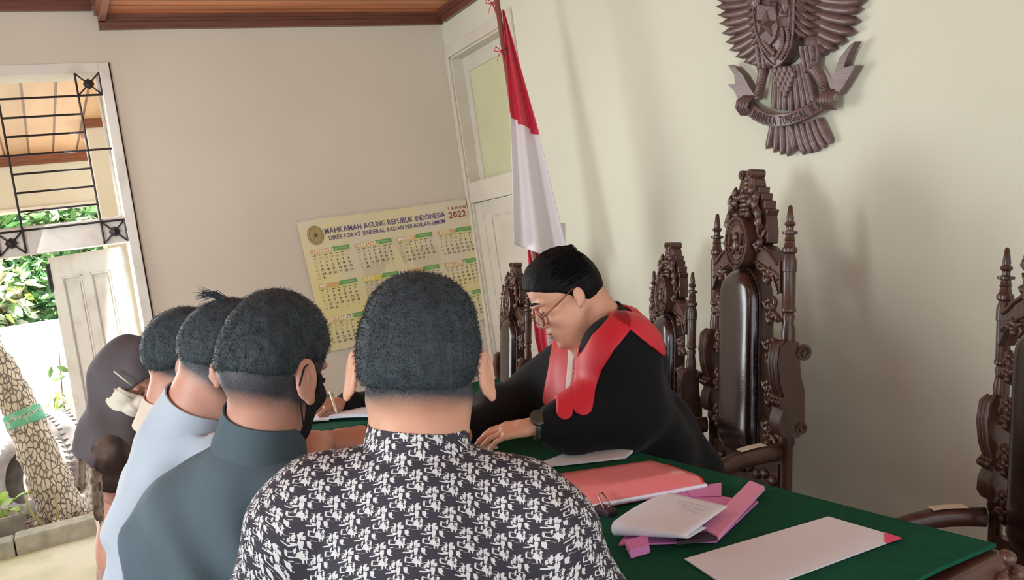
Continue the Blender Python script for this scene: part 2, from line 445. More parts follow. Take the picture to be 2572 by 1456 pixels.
p = MB(); p.box((XB+.02, EY1-.1, .01), (XB+.07, EY1-.012, ZE+.2)); p.build('door_post', m_white, parent=door2)
# iron grille of the small switch
m_plate = mat('switch_plate', (222, 214, 190), .35); m_brown = mat('switch_knob', (150, 120, 90), .4)
c = onX(1494, 708, XB); sw = thing('wall_switch', 'small cream wall switch with round brown button, behind the judge\'s head', 'switch', (XB, c[1], c[2]))
p = MB(); p.box((XB-.012, c[1]-.035, c[2]-.05), (XB-.0005, c[1]+.05, c[2]+.05)); p.build('plate', m_plate, parent=sw, bevel=.002)
p = MB(); M = Matrix.Translation((XB-.012, c[1]+.012, c[2]))@Matrix.Rotation(-math.pi/2, 4, 'Y'); p.lathe([(0, .017), (.004, .016), (.006, .012)], seg=18, M=np.array(M)); p.build('button', m_brown, parent=sw, smooth=True, sharp=40)
c2 = onX(1375, 908, XB)
sk = thing('wall_socket', 'cream wall socket low on the east wall under the flag', 'socket', (XB, c2[1], c2[2]))
p = MB(); p.box((XB-.014, c2[1]-.06, c2[2]-.05), (XB-.0005, c2[1]+.06, c2[2]+.05)); p.build('plate', m_plate, parent=sk, bevel=.003)
p = MB(); p.box((XB-.018, c2[1]-.035, c2[2]-.03), (XB-.014, c2[1]+.035, c2[2]+.03)); p.build('outlet', m_plate, parent=sk, bevel=.002)

# ================= OUTSIDE =================
GZ = -.13
m_pave = mat('pale_pavement', (205, 200, 180), .95, vscale=3, rgb2=(176, 180, 140), bump=.5, bscale=40, contrast=(.45, .75))
m_soil = mat('dry_soil', (150, 128, 112), 1, vscale=30, rgb2=(104, 88, 80), bump=1, bscale=70)
m_conc = mat('weathered_concrete', (176, 172, 158), .95, vscale=9, rgb2=(140, 136, 124), bump=.6, bscale=35)
m_out = mat('white_garden_plaster', (240, 240, 234), .9, vscale=1.5, rgb2=(226, 226, 218), bump=.1)
m_cream = mat('cream_plaster', (232, 229, 212), .9, vscale=2, rgb2=(226, 222, 204))
m_pceil = plank_mat('porch_boards', (228, 188, 150), (214, 170, 132), .16, 0, groove=(120, 74, 50))
struct(MB().box((-8, YA+.2, GZ-.1), (6, 7.22, GZ)).build('floor_outside', m_pave))
struct(MB().box((-8, 7.42, GZ-.1), (6, 9.4, GZ+.05)).build('ground_soil', m_soil))
b = MB()
x = -3.0
while x < 1.5:
    b.box((x, 7.22, GZ-.1), (x+.62, 7.42, GZ+.13+.01*math.sin(x*7))); x += .63
struct(b.build('kerb', m_conc, bevel=.012))
WT = ZE-.195
struct(MB().box((-8, 9.4, GZ), (6, 9.55, WT)).build('garden_wall', m_out, bevel=.01))
PZ = ZE+1.10
struct(MB().box((-4.5, YA+.2, PZ), (3, 7.6, PZ+.08)).build('porch_ceiling', m_pceil))
struct(MB().box((-4.5, 7.46, ZE+.69), (3, 7.66, PZ)).build('porch_beam', m_cream))
b = MB(); b.box((-4.5, 7.42, PZ-.05), (3, 7.46, PZ)); b.box((-4.5, 7.44, PZ-.075), (3, 7.46, PZ-.05)); struct(b.build('trim_5', m_trimw2))
struct(MB().box((-4.5, 7.445, ZE+.69), (3, 7.46, ZE+.71)).build('trim_6', m_out))
struct(MB().box((.39, 6.1, GZ), (.80, 6.5, PZ-.055)).build('porch_pillar', m_cream, bevel=.004))
b = MB(); b.box((.375, 6.085, PZ-.055), (.815, 6.515, PZ)); struct(b.build('trim_7', m_trimw2))
struct(MB().box((-4.6, YA+.2, 3.22), (6, 5.4, 3.3)).build('roof_slab', m_conc))

# leafy hedge beyond the garden wall: individual shrubs
def leaves(b, c, rad, n, size, seed, mi=(0, 1), flat=.35):
    r = np.random.RandomState(seed)
    for i in range(n):
        d = r.randn(3); d /= np.linalg.norm(d); p = A(*c)+d*A(*rad)*(r.rand()**.35)
        t = norm(r.randn(3)*A(1, 1, .6)+A(0, -.3, -.4)); s = norm(np.cross(t, r.randn(3))); k = norm(np.cross(s, t))
        L = size*(.6+.8*r.rand()); W = L*flat
        V = [p, p+t*L*.35+s*W*.5+k*.01, p+t*L*.75+s*W*.35, p+t*L, p+t*L*.75-s*W*.35, p+t*L*.35-s*W*.5+k*.01, p+t*L*.5-k*L*.04]
        b.add(V, [(0, 1, 6), (1, 2, 6), (2, 3, 6), (3, 4, 6), (4, 5, 6), (5, 0, 6)], mi[r.randint(len(mi))])
m_lf = [mat('leaf_a', (96, 150, 84), .5, var=.3), mat('leaf_b', (140, 182, 112), .5, var=.3), mat('leaf_c', (58, 104, 58), .6, var=.3), mat('leaf_pale', (226, 228, 206), .5, rgb2=(200, 196, 180)), mat('leaf_yellow', (214, 220, 128), .5)]
m_bark0 = mat('shrub_bark', (110, 90, 70), .9)
def shrub(name, label, c, rad, n, size, seed, mi, flat=.35):
    t = thing(name, label, 'shrub', (c[0], c[1], GZ), 'shrubs beyond the garden wall')
    b = MB(); leaves(b, c, rad, n, size, seed, mi, flat); b.build('foliage', m_lf, parent=t, fix=False)
    b = MB(); r = np.random.RandomState(seed)
    for k in range(5):
        e = A(*c)+r.randn(3)*A(*rad)*.5; b.tube([A(c[0]+.03*k, c[1], GZ), A(c[0]+.05*k, c[1], c[2]-rad[2]*.7), e], [.03, .02, .008], 6)
    b.build('stem', m_bark0, parent=t, smooth=True)
shrub('garden_shrub', 'pale cream-leaved shrub just behind the white garden wall at the left', (-.55, 9.95, ZE+.12), (.45, .25, .40), 420, .17, 1, (3, 3, 1, 4), .4)
shrub('garden_shrub', 'bright green leafy shrub beyond the garden wall, beside the door leaf', (.05, 10.25, ZE+.10), (.40, .3, .48), 700, .15, 2, (0, 1, 0, 2))
shrub('garden_shrub', 'dark green bush behind the pale shrub, seen under the transom bar', (-.75, 10.9, ZE+.25), (.55, .28, .62), 900, .20, 3, (0, 2, 1))
shrub('garden_shrub', 'tall green foliage showing under the porch beam through the transom', (.15, 11.6, ZE+.75), (.7, .35, .70), 900, .24, 4, (0, 1, 1, 3), .3)
shrub('garden_shrub', 'grassy long-leaved plant seen through the transom at the far left', (-.9, 11.75, ZE+.85), (.5, .30, .6), 700, .30, 5, (1, 3, 0), .12)
MB_h = MB()
for k in range(5): leaves(MB_h, (-2.4+k*.95, 12.9, ZE+.2), (.9, .35, 1.5), 900, .3, 40+k, (2, 2, 0), .4)
o = MB_h.build('garden_hedge', m_lf, fix=False); tag(o, 'dense dark green foliage filling the far background', 'foliage', kind='stuff')
# small twig with leaves hanging against the wall beside the leaf
t = thing('hanging_vine', 'thin vine with drooping pale leaves against the white garden wall', 'plant', (-.02, 9.36, GZ))
b = MB(); b.tube([(-.02, 9.38, GZ+.05), (.0, 9.36, .3), (-.02, 9.33, .7), (.02, 9.34, 1.15)], .006, 5); b.build('stem', m_bark0, parent=t)
b = MB(); leaves(b, (-.05, 9.27, .72), (.09, .05, .40), 26, .13, 9, (3, 4, 1), .35); b.build('foliage', m_lf, parent=t, fix=False)

# leaning tree trunk with a painted green band
def bark_mat():
    m = mat('tree_bark', (206, 196, 182), 1, vscale=9, rgb2=(180, 166, 148))
    nt = m.node_tree; N = nt.nodes; L = nt.links; p = N['Principled BSDF']
    tc = N.new('ShaderNodeTexCoord'); mp = N.new('ShaderNodeMapping'); mp.inputs['Scale'].default_value = (26, 26, 12); L.new(tc.outputs['Object'], mp.inputs[0])
    v = N.new('ShaderNodeTexVoronoi'); v.feature = 'DISTANCE_TO_EDGE'; v.inputs['Scale'].default_value = 1.2; L.new(mp.outputs[0], v.inputs['Vector'])
    mr = N.new('ShaderNodeMapRange'); mr.inputs['From Max'].default_value = .10; L.new(v.outputs['Distance'], mr.inputs['Value'])
    b = N.new('ShaderNodeBump'); b.inputs['Distance'].default_value = .02; L.new(mr.outputs[0], b.inputs['Height']); L.new(b.outputs[0], p.inputs['Normal'])
    old = p.inputs['Base Color'].links[0].from_socket
    mx = N.new('ShaderNodeMix'); mx.data_type = 'RGBA'; mx.inputs['A'].default_value = lin((140, 124, 110)); L.new(old, mx.inputs['B']); L.new(mr.outputs[0], mx.inputs['Factor']); L.new(mx.outputs['Result'], p.inputs['Base Color'])
    return m
m_bark = bark_mat(); m_band = mat('green_paint', (92, 168, 136), .8, vscale=20, rgb2=(170, 180, 160), bump=.5, contrast=(.5, .7))
def trunk_pt(px, py, y): p = onY(px, py, y); return p
tp = [trunk_pt(178, 1325, 7.85), trunk_pt(150, 1270, 7.86), trunk_pt(105, 1160, 7.9), trunk_pt(62, 1050, 7.95), trunk_pt(22, 965, 8.0), trunk_pt(-40, 850, 8.05), trunk_pt(-160, 620, 8.2)]
tp = np.array(tp); rr = A(62, 46, 40, 37, 33, 30, 26)/FOC*8.0
t = thing('leaning_tree', 'leaning tree trunk with rough grey bark and a green painted band', 'tree', (tp[0][0], tp[0][1], GZ+.04))
b = MB(); s = np.linspace(0, 6, 60); P = np.stack([np.interp(s, range(7), tp[:, i]) for i in range(3)], 1); R_ = np.interp(s, range(7), rr)
P[0][2] = GZ+.02
R_ = R_*(1+.05*np.sin(s*9)+.04*np.sin(s*23)); b.tube(P, R_, 20); b.build('trunk', m_bark, parent=t, smooth=True)
sb = np.linspace(2.86, 3.22, 6); Pb = np.stack([np.interp(sb, range(7), tp[:, i]) for i in range(3)], 1)
b = MB(); b.tube(Pb, np.interp(sb, range(7), rr)*1.06, 20); b.build('painted_band', m_band, parent=t, smooth=True)
b = MB()
for k in range(5):
    a = k*1.3+.3; b.tube([P[2]+A(0, 0, 0), A(P[0][0]+.15*math.cos(a), P[0][1]+.15*math.sin(a)-.05, GZ+.09), A(P[0][0]+.28*math.cos(a), P[0][1]+.28*math.sin(a)-.05, GZ+.03)], [.08, .045, .015], 8)
b.build('root', m_bark, parent=t, smooth=True)
b = MB(); leaves(b, tp[6]+A(-.3, 0, 1.6), (1.0, .8, .6), 260, .2, 77, (0, 1)); b.build('crown', m_lf, parent=t, fix=False)

# old tyres lying on the soil
m_rub = mat('old_rubber', (118, 112, 116), .85, vscale=12, rgb2=(150, 144, 140), bump=.4)
def tyre(label, c, ax, ro, rw):
    t = thing('old_tyre', label, 'tyre', (c[0], c[1], GZ+.05), 'old tyres in the soil bed')
    ax = norm(ax); q = Vector((0, 0, 1)).rotation_difference(Vector(ax)).to_matrix().to_4x4(); M = np.array(Matrix.Translation(c)@q)
    prof = [(-rw*.75, ro*.60), (-rw, ro*.72), (-rw*.98, ro*.86), (-rw*.78, ro*.96), (-rw*.3, ro), (rw*.3, ro), (rw*.78, ro*.96), (rw*.98, ro*.86), (rw, ro*.72), (rw*.75, ro*.60), (rw*.6, ro*.66), (0, ro*.9), (-rw*.6, ro*.66), (-rw*.75, ro*.6)]
    seg = 40; V = []; th = np.arange(seg)*2*math.pi/seg
    for z, r in prof[:-1]: V.append(np.stack([r*np.cos(th), r*np.sin(th), np.full(seg, z)], 1))
    n = len(prof)-1; V = np.concatenate(V)@M[:3, :3].T+M[:3, 3]
    F = [(i*seg+j, i*seg+(j+1) % seg, ((i+1) % n)*seg+(j+1) % seg, ((i+1) % n)*seg+j) for i in range(n) for j in range(seg)]
    b = MB().add(V, F)
    for k in range(44):
        a = k*2*math.pi/44
        for sgn in (-1, 1):
            Mk = M@np.array(Matrix.Rotation(a, 4, 'Z')@Matrix.Translation((ro*.975, 0, sgn*rw*.62))); b.box((-.006, -.012, -rw*.16), (.012, .008, rw*.16), M=Mk)
    b.build('carcass', m_rub, parent=t, smooth=True, sharp=40)
c1 = onY(85, 1225, 8.45); tyre('grey tyre leaning on its side behind the plant pot, its dark hollow facing left', (c1[0], c1[1], GZ+.33), (-.80, -.62, .28), .37, .11)
c1 = onY(165, 1190, 8.95); tyre('worn grey tyre standing behind the tree trunk, against the garden wall', (c1[0], c1[1], GZ+.41), (-.85, -.35, -.05), .38, .12)

# potted plant and sprouts
m_pot = mat('grey_plastic_pot', (128, 122, 112), .7, vscale=10, rgb2=(160, 152, 138)); pc = onZ(20, 1362, GZ+.04); pc = A(pc[0], 7.62, GZ+.045)
pc = A(onY(28, 1340, 7.62)[0]-.03, 7.62, GZ+.045)
t = thing('potted_plant', 'broad-leaved plant in a round grey pot on the soil bed', 'plant', pc)
b = MB(); b.lathe([(0, .12), (.01, .125), (.16, .15), (.17, .165), (.20, .17), (.205, .155), (.17, .148), (.16, .14), (.155, .01)], c=pc, seg=28); b.build('pot', m_pot, parent=t, smooth=True, sharp=50)
b = MB(); b.ell(pc+A(0, 0, .15), (.14, .14, .03)); b.build('soil', m_soil, parent=t, smooth=True)
def broad(b, base, tip, wd, lift, mi=0):
    base = A(*base); tip = A(*tip); t_ = tip-base; s_ = norm(np.cross(t_, (0, 0, 1))); G = []
    for i in range(7):
        a = i/6.; c = base+t_*a+A(0, 0, lift*math.sin(a*3.0)); ww = wd*math.sin(min(1, a*1.15+.06)*math.pi)**.7 if a < .98 else 0.001
        G.append([c-s_*ww+A(0, 0, .012*abs(1)), c, c+s_*ww+A(0, 0, .012)])
    b.grid(np.array(G), mi)
b = MB()
for k, (dx, dy, dz, wd) in enumerate(((.22, -.03, .30, .05), (.10, .05, .26, .05), (-.05, -.06, .30, .06), (.13, -.12, .18, .045), (-.18, .05, .25, .05), (.02, .1, .33, .05))):
    broad(b, pc+A(dx*.3, dy*.3, .22+.4*(dz-.2)), pc+A(dx, dy, dz), wd, .03, 0)
m_bl = mat('broad_leaf', (168, 200, 96), .45, vscale=8, rgb2=(140, 178, 76)); b.build('leaves', m_bl, parent=t, smooth=True, fix=False)
b = MB()
for k in range(6):
    a = k*1.05; b.tube([pc+A(0, 0, .15), pc+A(.05*math.cos(a), .05*math.sin(a), .25)], .006, 6)
b.build('stem', m_bl, parent=t)
m_dry = mat('dry_blade', (196, 186, 140), .7, vscale=10, rgb2=(150, 150, 96))
for k, (px, py, h, lx_, lab) in enumerate(((118, 1300, .36, -.11, 'long yellowish blade leaf growing against the tree trunk foot'), (110, 1325, .17, -.03, 'short dry sprout in the soil left of the trunk foot'), (145, 1318, .28, .02, 'thin upright dry leaf in front of the trunk foot'))):
    c = onY(px, py, 7.6+.02*k); c[2] = GZ+.05
    b = MB(); G = []
    for i in range(8):
        a = i/7.; w_ = .012*(1-a**2)+.002; q = c+A(lx_*math.sin(a*2.4), -.01*i, h*a); G.append([q-A(w_, 0, 0), q+A(0, -.004, 0), q+A(w_, 0, 0)])
    b.grid(np.array(G)); o = b.build('blade_sprout', m_dry, smooth=True, fix=False); tag(o, lab, 'plant', 'dry sprouts by the trunk')
b = MB(); r = np.random.RandomState(3)
for k in range(900):
    c = A(-1.3+1.6*r.rand(), 7.45+1.2*r.rand(), GZ+.052); a = r.rand()*6.28; s_ = .012+.02*r.rand()
    d = A(math.cos(a), math.sin(a), .3*r.randn()); e = A(-math.sin(a), math.cos(a), .3*r.randn()); b.add([c-d*s_, c+e*s_*.5+A(0, 0, .01), c+d*s_, c-e*s_*.5], [(0, 1, 2, 3)])
o = b.build('leaf_litter', mat('dead_leaves', (176, 152, 136), .9, rgb2=(112, 88, 74), vscale=3), fix=False); tag(o, 'scattered dead leaves and chips on the soil bed', 'litter', kind='stuff')
# ================= FURNITURE =================
m_wood = mat('dark_carved_wood', (84, 54, 44), .38, vscale=9, rgb2=(58, 36, 30), stretch=(3, 3, .8), coat=.25, bump=.15, bscale=50)
m_wood2 = mat('carved_relief_wood', (98, 68, 56), .36, vscale=30, rgb2=(64, 42, 36), coat=.3, bump=.3, bscale=80)
m_leather = mat('dark_brown_leather', (42, 22, 26), .22, vscale=30, rgb2=(34, 18, 22), bump=.12, bscale=160, spec=.7, coat=.4)
m_stk = mat('white_sticker', (226, 220, 204), .5)
PLT = .27

def chair(name, label):
    t = thing(name, label, 'chair', (0, 0, 0), 'carved high-backed judges chairs')
    TIP = 1.372                           # height of the post tips above the platform
    RX = math.radians(9); PV = .45        # the back leans
    c_, s_ = math.cos(RX), math.sin(RX)
    RM = np.eye(4); RM[1, 1] = c_; RM[1, 2] = -s_; RM[2, 1] = s_; RM[2, 2] = c_
    RM[:3, 3] = A(0, 0, PV)-RM[:3, :3]@A(0, 0, PV)
    def back(b): return b.transform(RM)
    H = lambda h: TIP-h                  # h: distance below the tips
    # posts
    prof = [(0, .002), (.004, .006), (.04, .0105), (.048, .0095), (.05, .014), (.057, .0160), (.064, .010), (.074, .010), (.078, .0215), (.084, .0215), (.088, .012), (.10, .014), (.103, .016), (.106, .013), (.122, .016), (.128, .0215), (.138, .0215), (.144, .015), (.165, .0205), (.195, .0205), (.197, .0185), (.30, .0175), (.304, .0205), (.312, .0205), (.318, .014), (.328, .018), (.345, .0150), (.375, .0205), (.415, .0195), (.44, .013), (.447, .019), (.455, .019), (.462, .013), (.48, .022), (.53, .024), (.60, .02), (.66, .02), (.70, .024), (.72, .018), (.93, .018)]
    for sx in (-1, 1):
        b = MB(); b.lathe([(H(h), r) for h, r in prof], c=(sx*.21, 0, 0), seg=16); b.box((sx*.21-.022, -.02, .02), (sx*.21+.022, .022, .46))
        back(b).build('back_post', m_wood, parent=t, smooth=True, sharp=40)
    # padded back
    zt, zb, hw = H(.184), .60, .098
    N_ = 22; cz = zt-hw*1.15
    def halfw(z): return hw*math.sqrt(max(0, 1-((z-cz)/(zt-cz))**2)) if z > cz else hw
    zs_ = np.concatenate([np.linspace(zb, cz, 12)[:-1], cz+(zt-cz)*np.sin(np.linspace(0, math.pi/2, 12))])
    G = np.array([[(halfw(z)*math.sin(a*math.pi/2), .022+.045*math.sqrt(max(0, 1-abs(a)**2.6))*math.sqrt(max(0, min(1, (zt-z)/.05, (z-zb)/.05+.25))), z) for a in np.linspace(-1, 1, N_)] for z in zs_])
    b = MB(); b.grid(G); back(b).build('back_pad', m_leather, parent=t, smooth=True)
    # moulding and nails round the pad
    path = [(-halfw(z)-.006, z) for z in zs_[:-1]]+[(0, zt+.006)]+[(halfw(z)+.006, z) for z in zs_[:-1][::-1]]
    pth = np.array([(x, .026, z) for x, z in path])
    b = MB(); b.tube(pth, .0055, 6); b.tube(pth*A(1.0, 1, 1)+A(0, 0, 0), .0055, 6); fr = back(b).build('pad_moulding', m_wood2, parent=t, smooth=True)
    b = MB(); L_ = np.concatenate([[0], np.cumsum(np.linalg.norm(np.diff(pth, axis=0), axis=1))])
    for d in np.arange(.01, L_[-1], .02):
        q = [np.interp(d, L_, pth[:, i]) for i in (0, 1, 2)]; b.ell((q[0]*.93, .034, q[2]-.004), (.0035, .003, .0035), nu=6, nv=4)
    back(b).build('nail_trim', m_wood2, parent=t, smooth=True)
    # board behind the pad
    b = MB(); b.prism([(-hw-.008, zb-.01), (hw+.008, zb-.01)]+[(halfw(z)+.008, z) for z in zs_[:-1]]+[(0, zt+.01)]+[(-halfw(z)-.008, z) for z in zs_[:-1][::-1]], -.018, .024)
    back(b).build('back_board', m_wood, parent=t)
    # pierced foliage between pad and posts
    for sx in (-1, 1):
        b = MB()
        z = .62; k = 0
        while z < H(.24):
            zz = z+.035; hwz = max(halfw(zz), .03); x0 = hwz+.012; x1 = .19; xc = (x0+x1)/2; rx = (x1-x0)/2
            a = np.linspace(0, 4.6, 16); rad = 1-a/6.2
            P = np.stack([sx*(xc+rx*.95*rad*np.cos(a+(k % 2)*3.14)), np.full(16, .018), zz+.034*rad*np.sin(a+(k % 2)*3.14)], 1)
            b.tube(P, np.linspace(.010, .006, 16), 6)
            b.ell((sx*xc, .022, zz), (.012, .011, .012), nu=8, nv=6)
            for j in range(3):
                a_ = .5+j*.9+(k % 2)*3.14; e = A(sx*(xc+rx*.9*math.cos(a_)), .022, zz+.04*math.sin(a_)); b.tube([A(sx*xc, .01, zz), (A(sx*xc, .01, zz)+e)/2+A(0, .006, .005), e], [.004, .010, .003], 6)
            z += .062; k += 1
        b.tube([(sx*.192, .004, .60), (sx*.192, .004, H(.25))], .006, 6)
        back(b).build('pierced_border', m_wood2, parent=t, smooth=True)
        # shoulder panel sweeping from post to medallion
        poly = [(.192, .165), (.192, .262), (.165, .215), (.135, .190), (.105, .178), (.07, .165), (.055, .13), (.085, .112), (.115, .118), (.145, .135), (.168, .158)]
        b = MB(); b.prism([(sx*x, H(h)) for x, h in poly], -.022, .022); b.tube([(sx*x, .024, H(h)) for x, h in poly[1:6]], .005, 6); b.tube([(sx*x, .024, H(h)) for x, h in ((.185, .175), (.165, .163), (.14, .142), (.11, .128), (.085, .125))], .006, 6)
        back(b).build('shoulder_panel', m_wood, parent=t, bevel=.003)
    # crest: stepped tower with foliage, crown and double scroll
    half = [(.0, .185), (.05, .185), (.07, .20), (.085, .165), (.098, .12), (.125, .118), (.128, .08), (.122, .045), (.118, .03), (.13, .008), (.108, .002), (.112, -.022), (.088, -.028), (.092, -.048), (.072, -.052), (.074, -.072), (.052, -.075), (.045, -.10), (.034, -.108), (.030, -.12)]
    half = [(x*.93, h+(.0 if h > .1 else 0)) for x, h in half]
    z_up = lambda h: TIP-h*.93-.0
    poly = [(x, z_up(h)) for x, h in half]+[(-x, z_up(h)) for x, h in half[::-1] if x > 0]
    b = MB(); b.prism(poly, -.024, .016)
    back(b).build('crest_board', m_wood, parent=t, bevel=.003)
    b = MB()
    for sx in (-1, 1):
        for (x, h, L, a) in ((.10, .07, .07, 100), (.085, .04, .06, 60), (.07, .01, .06, 70), (.075, -.02, .045, 50), (.05, -.04, .045, 75), (.09, .10, .05, 250), (.105, .09, .045, 280), (.05, -.005, .05, 100), (.04, .03, .04, 120)):
            for j in (-1, 0, 1):
                aa = math.radians(a+j*24); e = A(sx*(x*.93+L*.8*math.cos(aa)*.5), .026, TIP-h+L*.8*math.sin(aa)); s0 = A(sx*x*.93, .018, TIP-h)
                b.tube([s0, (s0+e)/2+A(0, .01, 0), e], [.004, .0095, .002], 6)
        P = [(sx*(.088+.024*math.cos(q)*(1-q/9)), .02, TIP-.065-.03*math.sin(q)*(1-q/9)) for q in np.linspace(0, 6, 16)]
        b.tube(P, .006, 6)
        b.tube([(sx*.028, .008, TIP+.108), (sx*.034, .012, TIP+.06), (sx*.045, .016, TIP+.03)], [.008, .007, .006], 8)
    back(b).build('crest_foliage', m_wood2, parent=t, smooth=True)
    b = MB()
    for h, r in ((-.012, .036), (-.0, .030), (.012, .034), (-.024, .028)): b.ell((0, .018, TIP-h*1.2+.0), (r, .018, .009), nu=14, nv=6)
    for k in range(-3, 4): b.tube([(k*.011, .026, TIP+.03), (k*.013, .032, TIP+.046), (k*.015, .028, TIP+.06-.003*k*k)], [.006, .005, .001], 6)
    for z in (.075, .09, .105): b.ell((0, .012, TIP+z-.005), (.011, .012, .012), nu=8, nv=6)
    back(b).build('carved_crown', m_wood2, parent=t, smooth=True)
    b = MB()
    for sx in (-1, 1): 
        b.tube([(sx*.024, -.026, TIP+.112), (sx*.024, .024, TIP+.112)], .0145, 14); b.tube([(sx*.024, .0235, TIP+.112), (sx*.024, .028, TIP+.112)], .006, 10)
    back(b).build('top_scroll', m_wood, parent=t, smooth=True, sharp=40)
    # medallion
    b = MB(); mz = TIP-.105; rx_, rz_ = .062, .079
    rim = [(rx_*math.cos(a), .052, mz+rz_*math.sin(a)) for a in np.linspace(0, 2*math.pi, 33)[:-1]]
    b.prism([(x, z) for x, y, z in rim], -.01, .05); b.tube(rim, .0045, 6, closed=True); b.tube([(x*.72, .051, mz+(z-mz)*.74) for x, y, z in rim], .003, 6, closed=True)
    b.ell((0, .052, mz+.018), (.012, .010, .016), nu=10); b.ell((0, .052, mz-.008), (.017, .010, .022), nu=10)
    for sx in (-1, 1): b.tube([(sx*.014, .054, mz+.005), (sx*.03, .056, mz-.01), (sx*.034, .054, mz+.028)], [.006, .005, .003], 6); b.tube([(sx*.006, .054, mz-.03), (sx*.024, .056, mz-.036), (sx*.038, .054, mz-.018)], [.004, .005, .003], 6)
    for k in range(28):
        a = k*2*math.pi/28; b.ell((.86*rx_*math.cos(a), .052, mz+.87*rz_*math.sin(a)), (.0035, .004, .0035), nu=6, nv=4)
    back(b).build('medallion', m_wood2, parent=t, smooth=True, sharp=50)
    # lower carved apron of the back
    b = MB(); b.prism([(-.19, .60), (.19, .60), (.19, .50), (.12, .47), (.06, .50), (0, .46), (-.06, .50), (-.12, .47), (-.19, .50)], -.012, .014)
    for k in range(9): b.ell(((k-4)*.042, .018, .545+.012*(k % 2)), (.018, .012, .016), nu=8, nv=6)
    back(b).build('back_apron', m_wood2, parent=t)
    # side volutes, arms, front posts
    for sx in (-1, 1):
        prof2 = [(.028, .455), (.052, .47), (.060, .52), (.050, .58), (.034, .615), (.048, .625), (.050, .645), (.036, .655), (.05, .68), (.052, .715), (.035, .735), (-.030, .738), (-.048, .722), (-.052, .70), (-.050, .60), (-.036, .565), (-.030, .53), (-.028, .49), (-.02, .455)]
        prof2 = [(y*.8, h-.055) for y, h in prof2]; b = MB(); b.prism([(y, H(h)) for y, h in prof2], sx*.21-.026, sx*.21+.026, ax=(1, 2, 0))
        b.tube([(sx*.21-.03, -.034, H(.432)), (sx*.21+.03, -.034, H(.432))], .024, 18); b.tube([(sx*.21-.029, -.030, H(.655)), (sx*.21+.029, -.030, H(.655))], .019, 16)
        for j in (-1, 0, 1): b.tube([(sx*.21+j*.015, y+.002, H(h)) for y, h in prof2[:5]], .007, 6); b.ell((sx*.21+j*.016, .04, H(.58)), (.009, .012, .012), nu=8, nv=6)
        for q in (-1, 1):
            b.tube([(sx*.21+q*.031, -.034+.020*(1-a/11)*math.cos(a), H(.432)+.020*(1-a/11)*math.sin(a)) for a in np.linspace(0, 8, 24)], .004, 6)
            b.tube([(sx*.21+q*.030, -.030+.015*(1-a/11)*math.cos(a), H(.655)+.015*(1-a/11)*math.sin(a)) for a in np.linspace(0, 7, 20)], .004, 6)
        back(b).build('side_volute', m_wood, parent=t, smooth=True, sharp=45)
        ys = np.linspace(0, 1, 12)
        G = [(sx*(.21+.035*math.sin(y*3.14)), -.0+.50*y, .645+.012*math.sin(y*6.28)-.03*y*y) for y in ys]
        b = MB(); b.tube(G, [.022]*10+[.026, .028], 12, flat=1.25); b.ell(np.array(G[-1])+A(0, .01, -.008), (.03, .032, .03))
        arm = b.build('armrest', m_wood, parent=t, smooth=True)
        if sx < 2:
            b = MB(); Q = np.array([np.array([[-.016, 0, .0285], [.016, 0, .0285]])+np.array(G[k]) for k in (1, 2, 3)]); b.grid(Q, thick=(0, 0, .0012)); b.build('sticker', m_stk, parent=arm)
        b = MB(); b.lathe([(.0, .02), (.02, .024), (.05, .016), (.2, .022), (.36, .026), (.38, .03), (.46, .03), (.47, .018), (.5, .024), (.55, .026), (.60, .014), (.62, .022)], c=(sx*.22, .48, 0), seg=14); b.build('front_leg', m_wood, parent=t, smooth=True, sharp=40)
    b = MB(); b.box((-.225, -.02, .37), (.225, .5, .43)); b.tube([(-.2, .51, .385), (-.1, .515, .37), (0, .51, .36), (.1, .515, .37), (.2, .51, .385)], .016, 8); b.build('seat_frame', m_wood, parent=t, bevel=.006)
    G = np.array([[(x*.205*(1-.0*y), .03+y*.45, .43+.055*(1-x**4)*(1-(2*y-1)**4)) for x in np.linspace(-1, 1, 12)] for y in np.linspace(0, 1, 12)])
    b = MB(); b.grid(G); b.build('seat_cushion', m_leather, parent=t, smooth=True)
    return t
def place(t, x, y, a, s, z=PLT, w=1.0):      # a: turn from facing west towards north
    f = math.pi/2-math.radians(a)            # local +y (front) to (-cos a, sin a)
    t.location = (x, y, z); t.rotation_euler = (0, 0, f); t.scale = (s*w, s, s)
import bpy as _b
def fit_chair(t, X, Y, a, s, w=1.0):         # X, Y: where the tips stand; the back leans away from the front
    a_ = math.radians(a); lean = s*(1.372-.45)*math.sin(math.radians(9))
    place(t, X+lean*-math.cos(a_), Y+lean*math.sin(a_), a, s, w=w)
big = chair('carved_armchair', 'tallest carved dark armchair with oval leather back, right behind the judge')
fit_chair(big, 2.0, 2.06, 14.5, 1.0, w=1.08)
small = [('smaller carved armchair between the judge and the tallest chair', 2.05, 2.555, 16, .859),
         ('farthest carved armchair, by the corner door under the flag', 1.95, 3.61, 9, .845),
         ('carved armchair cut by the right picture edge, armrest over the green cloth', 1.90, 1.058, 24, .88)]
for lab, X, Y, a, s in small:
    c = copy_tree(big); c['label'] = lab; c.name = 'carved_armchair'; fit_chair(c, X, Y, a, s, w=1.0)

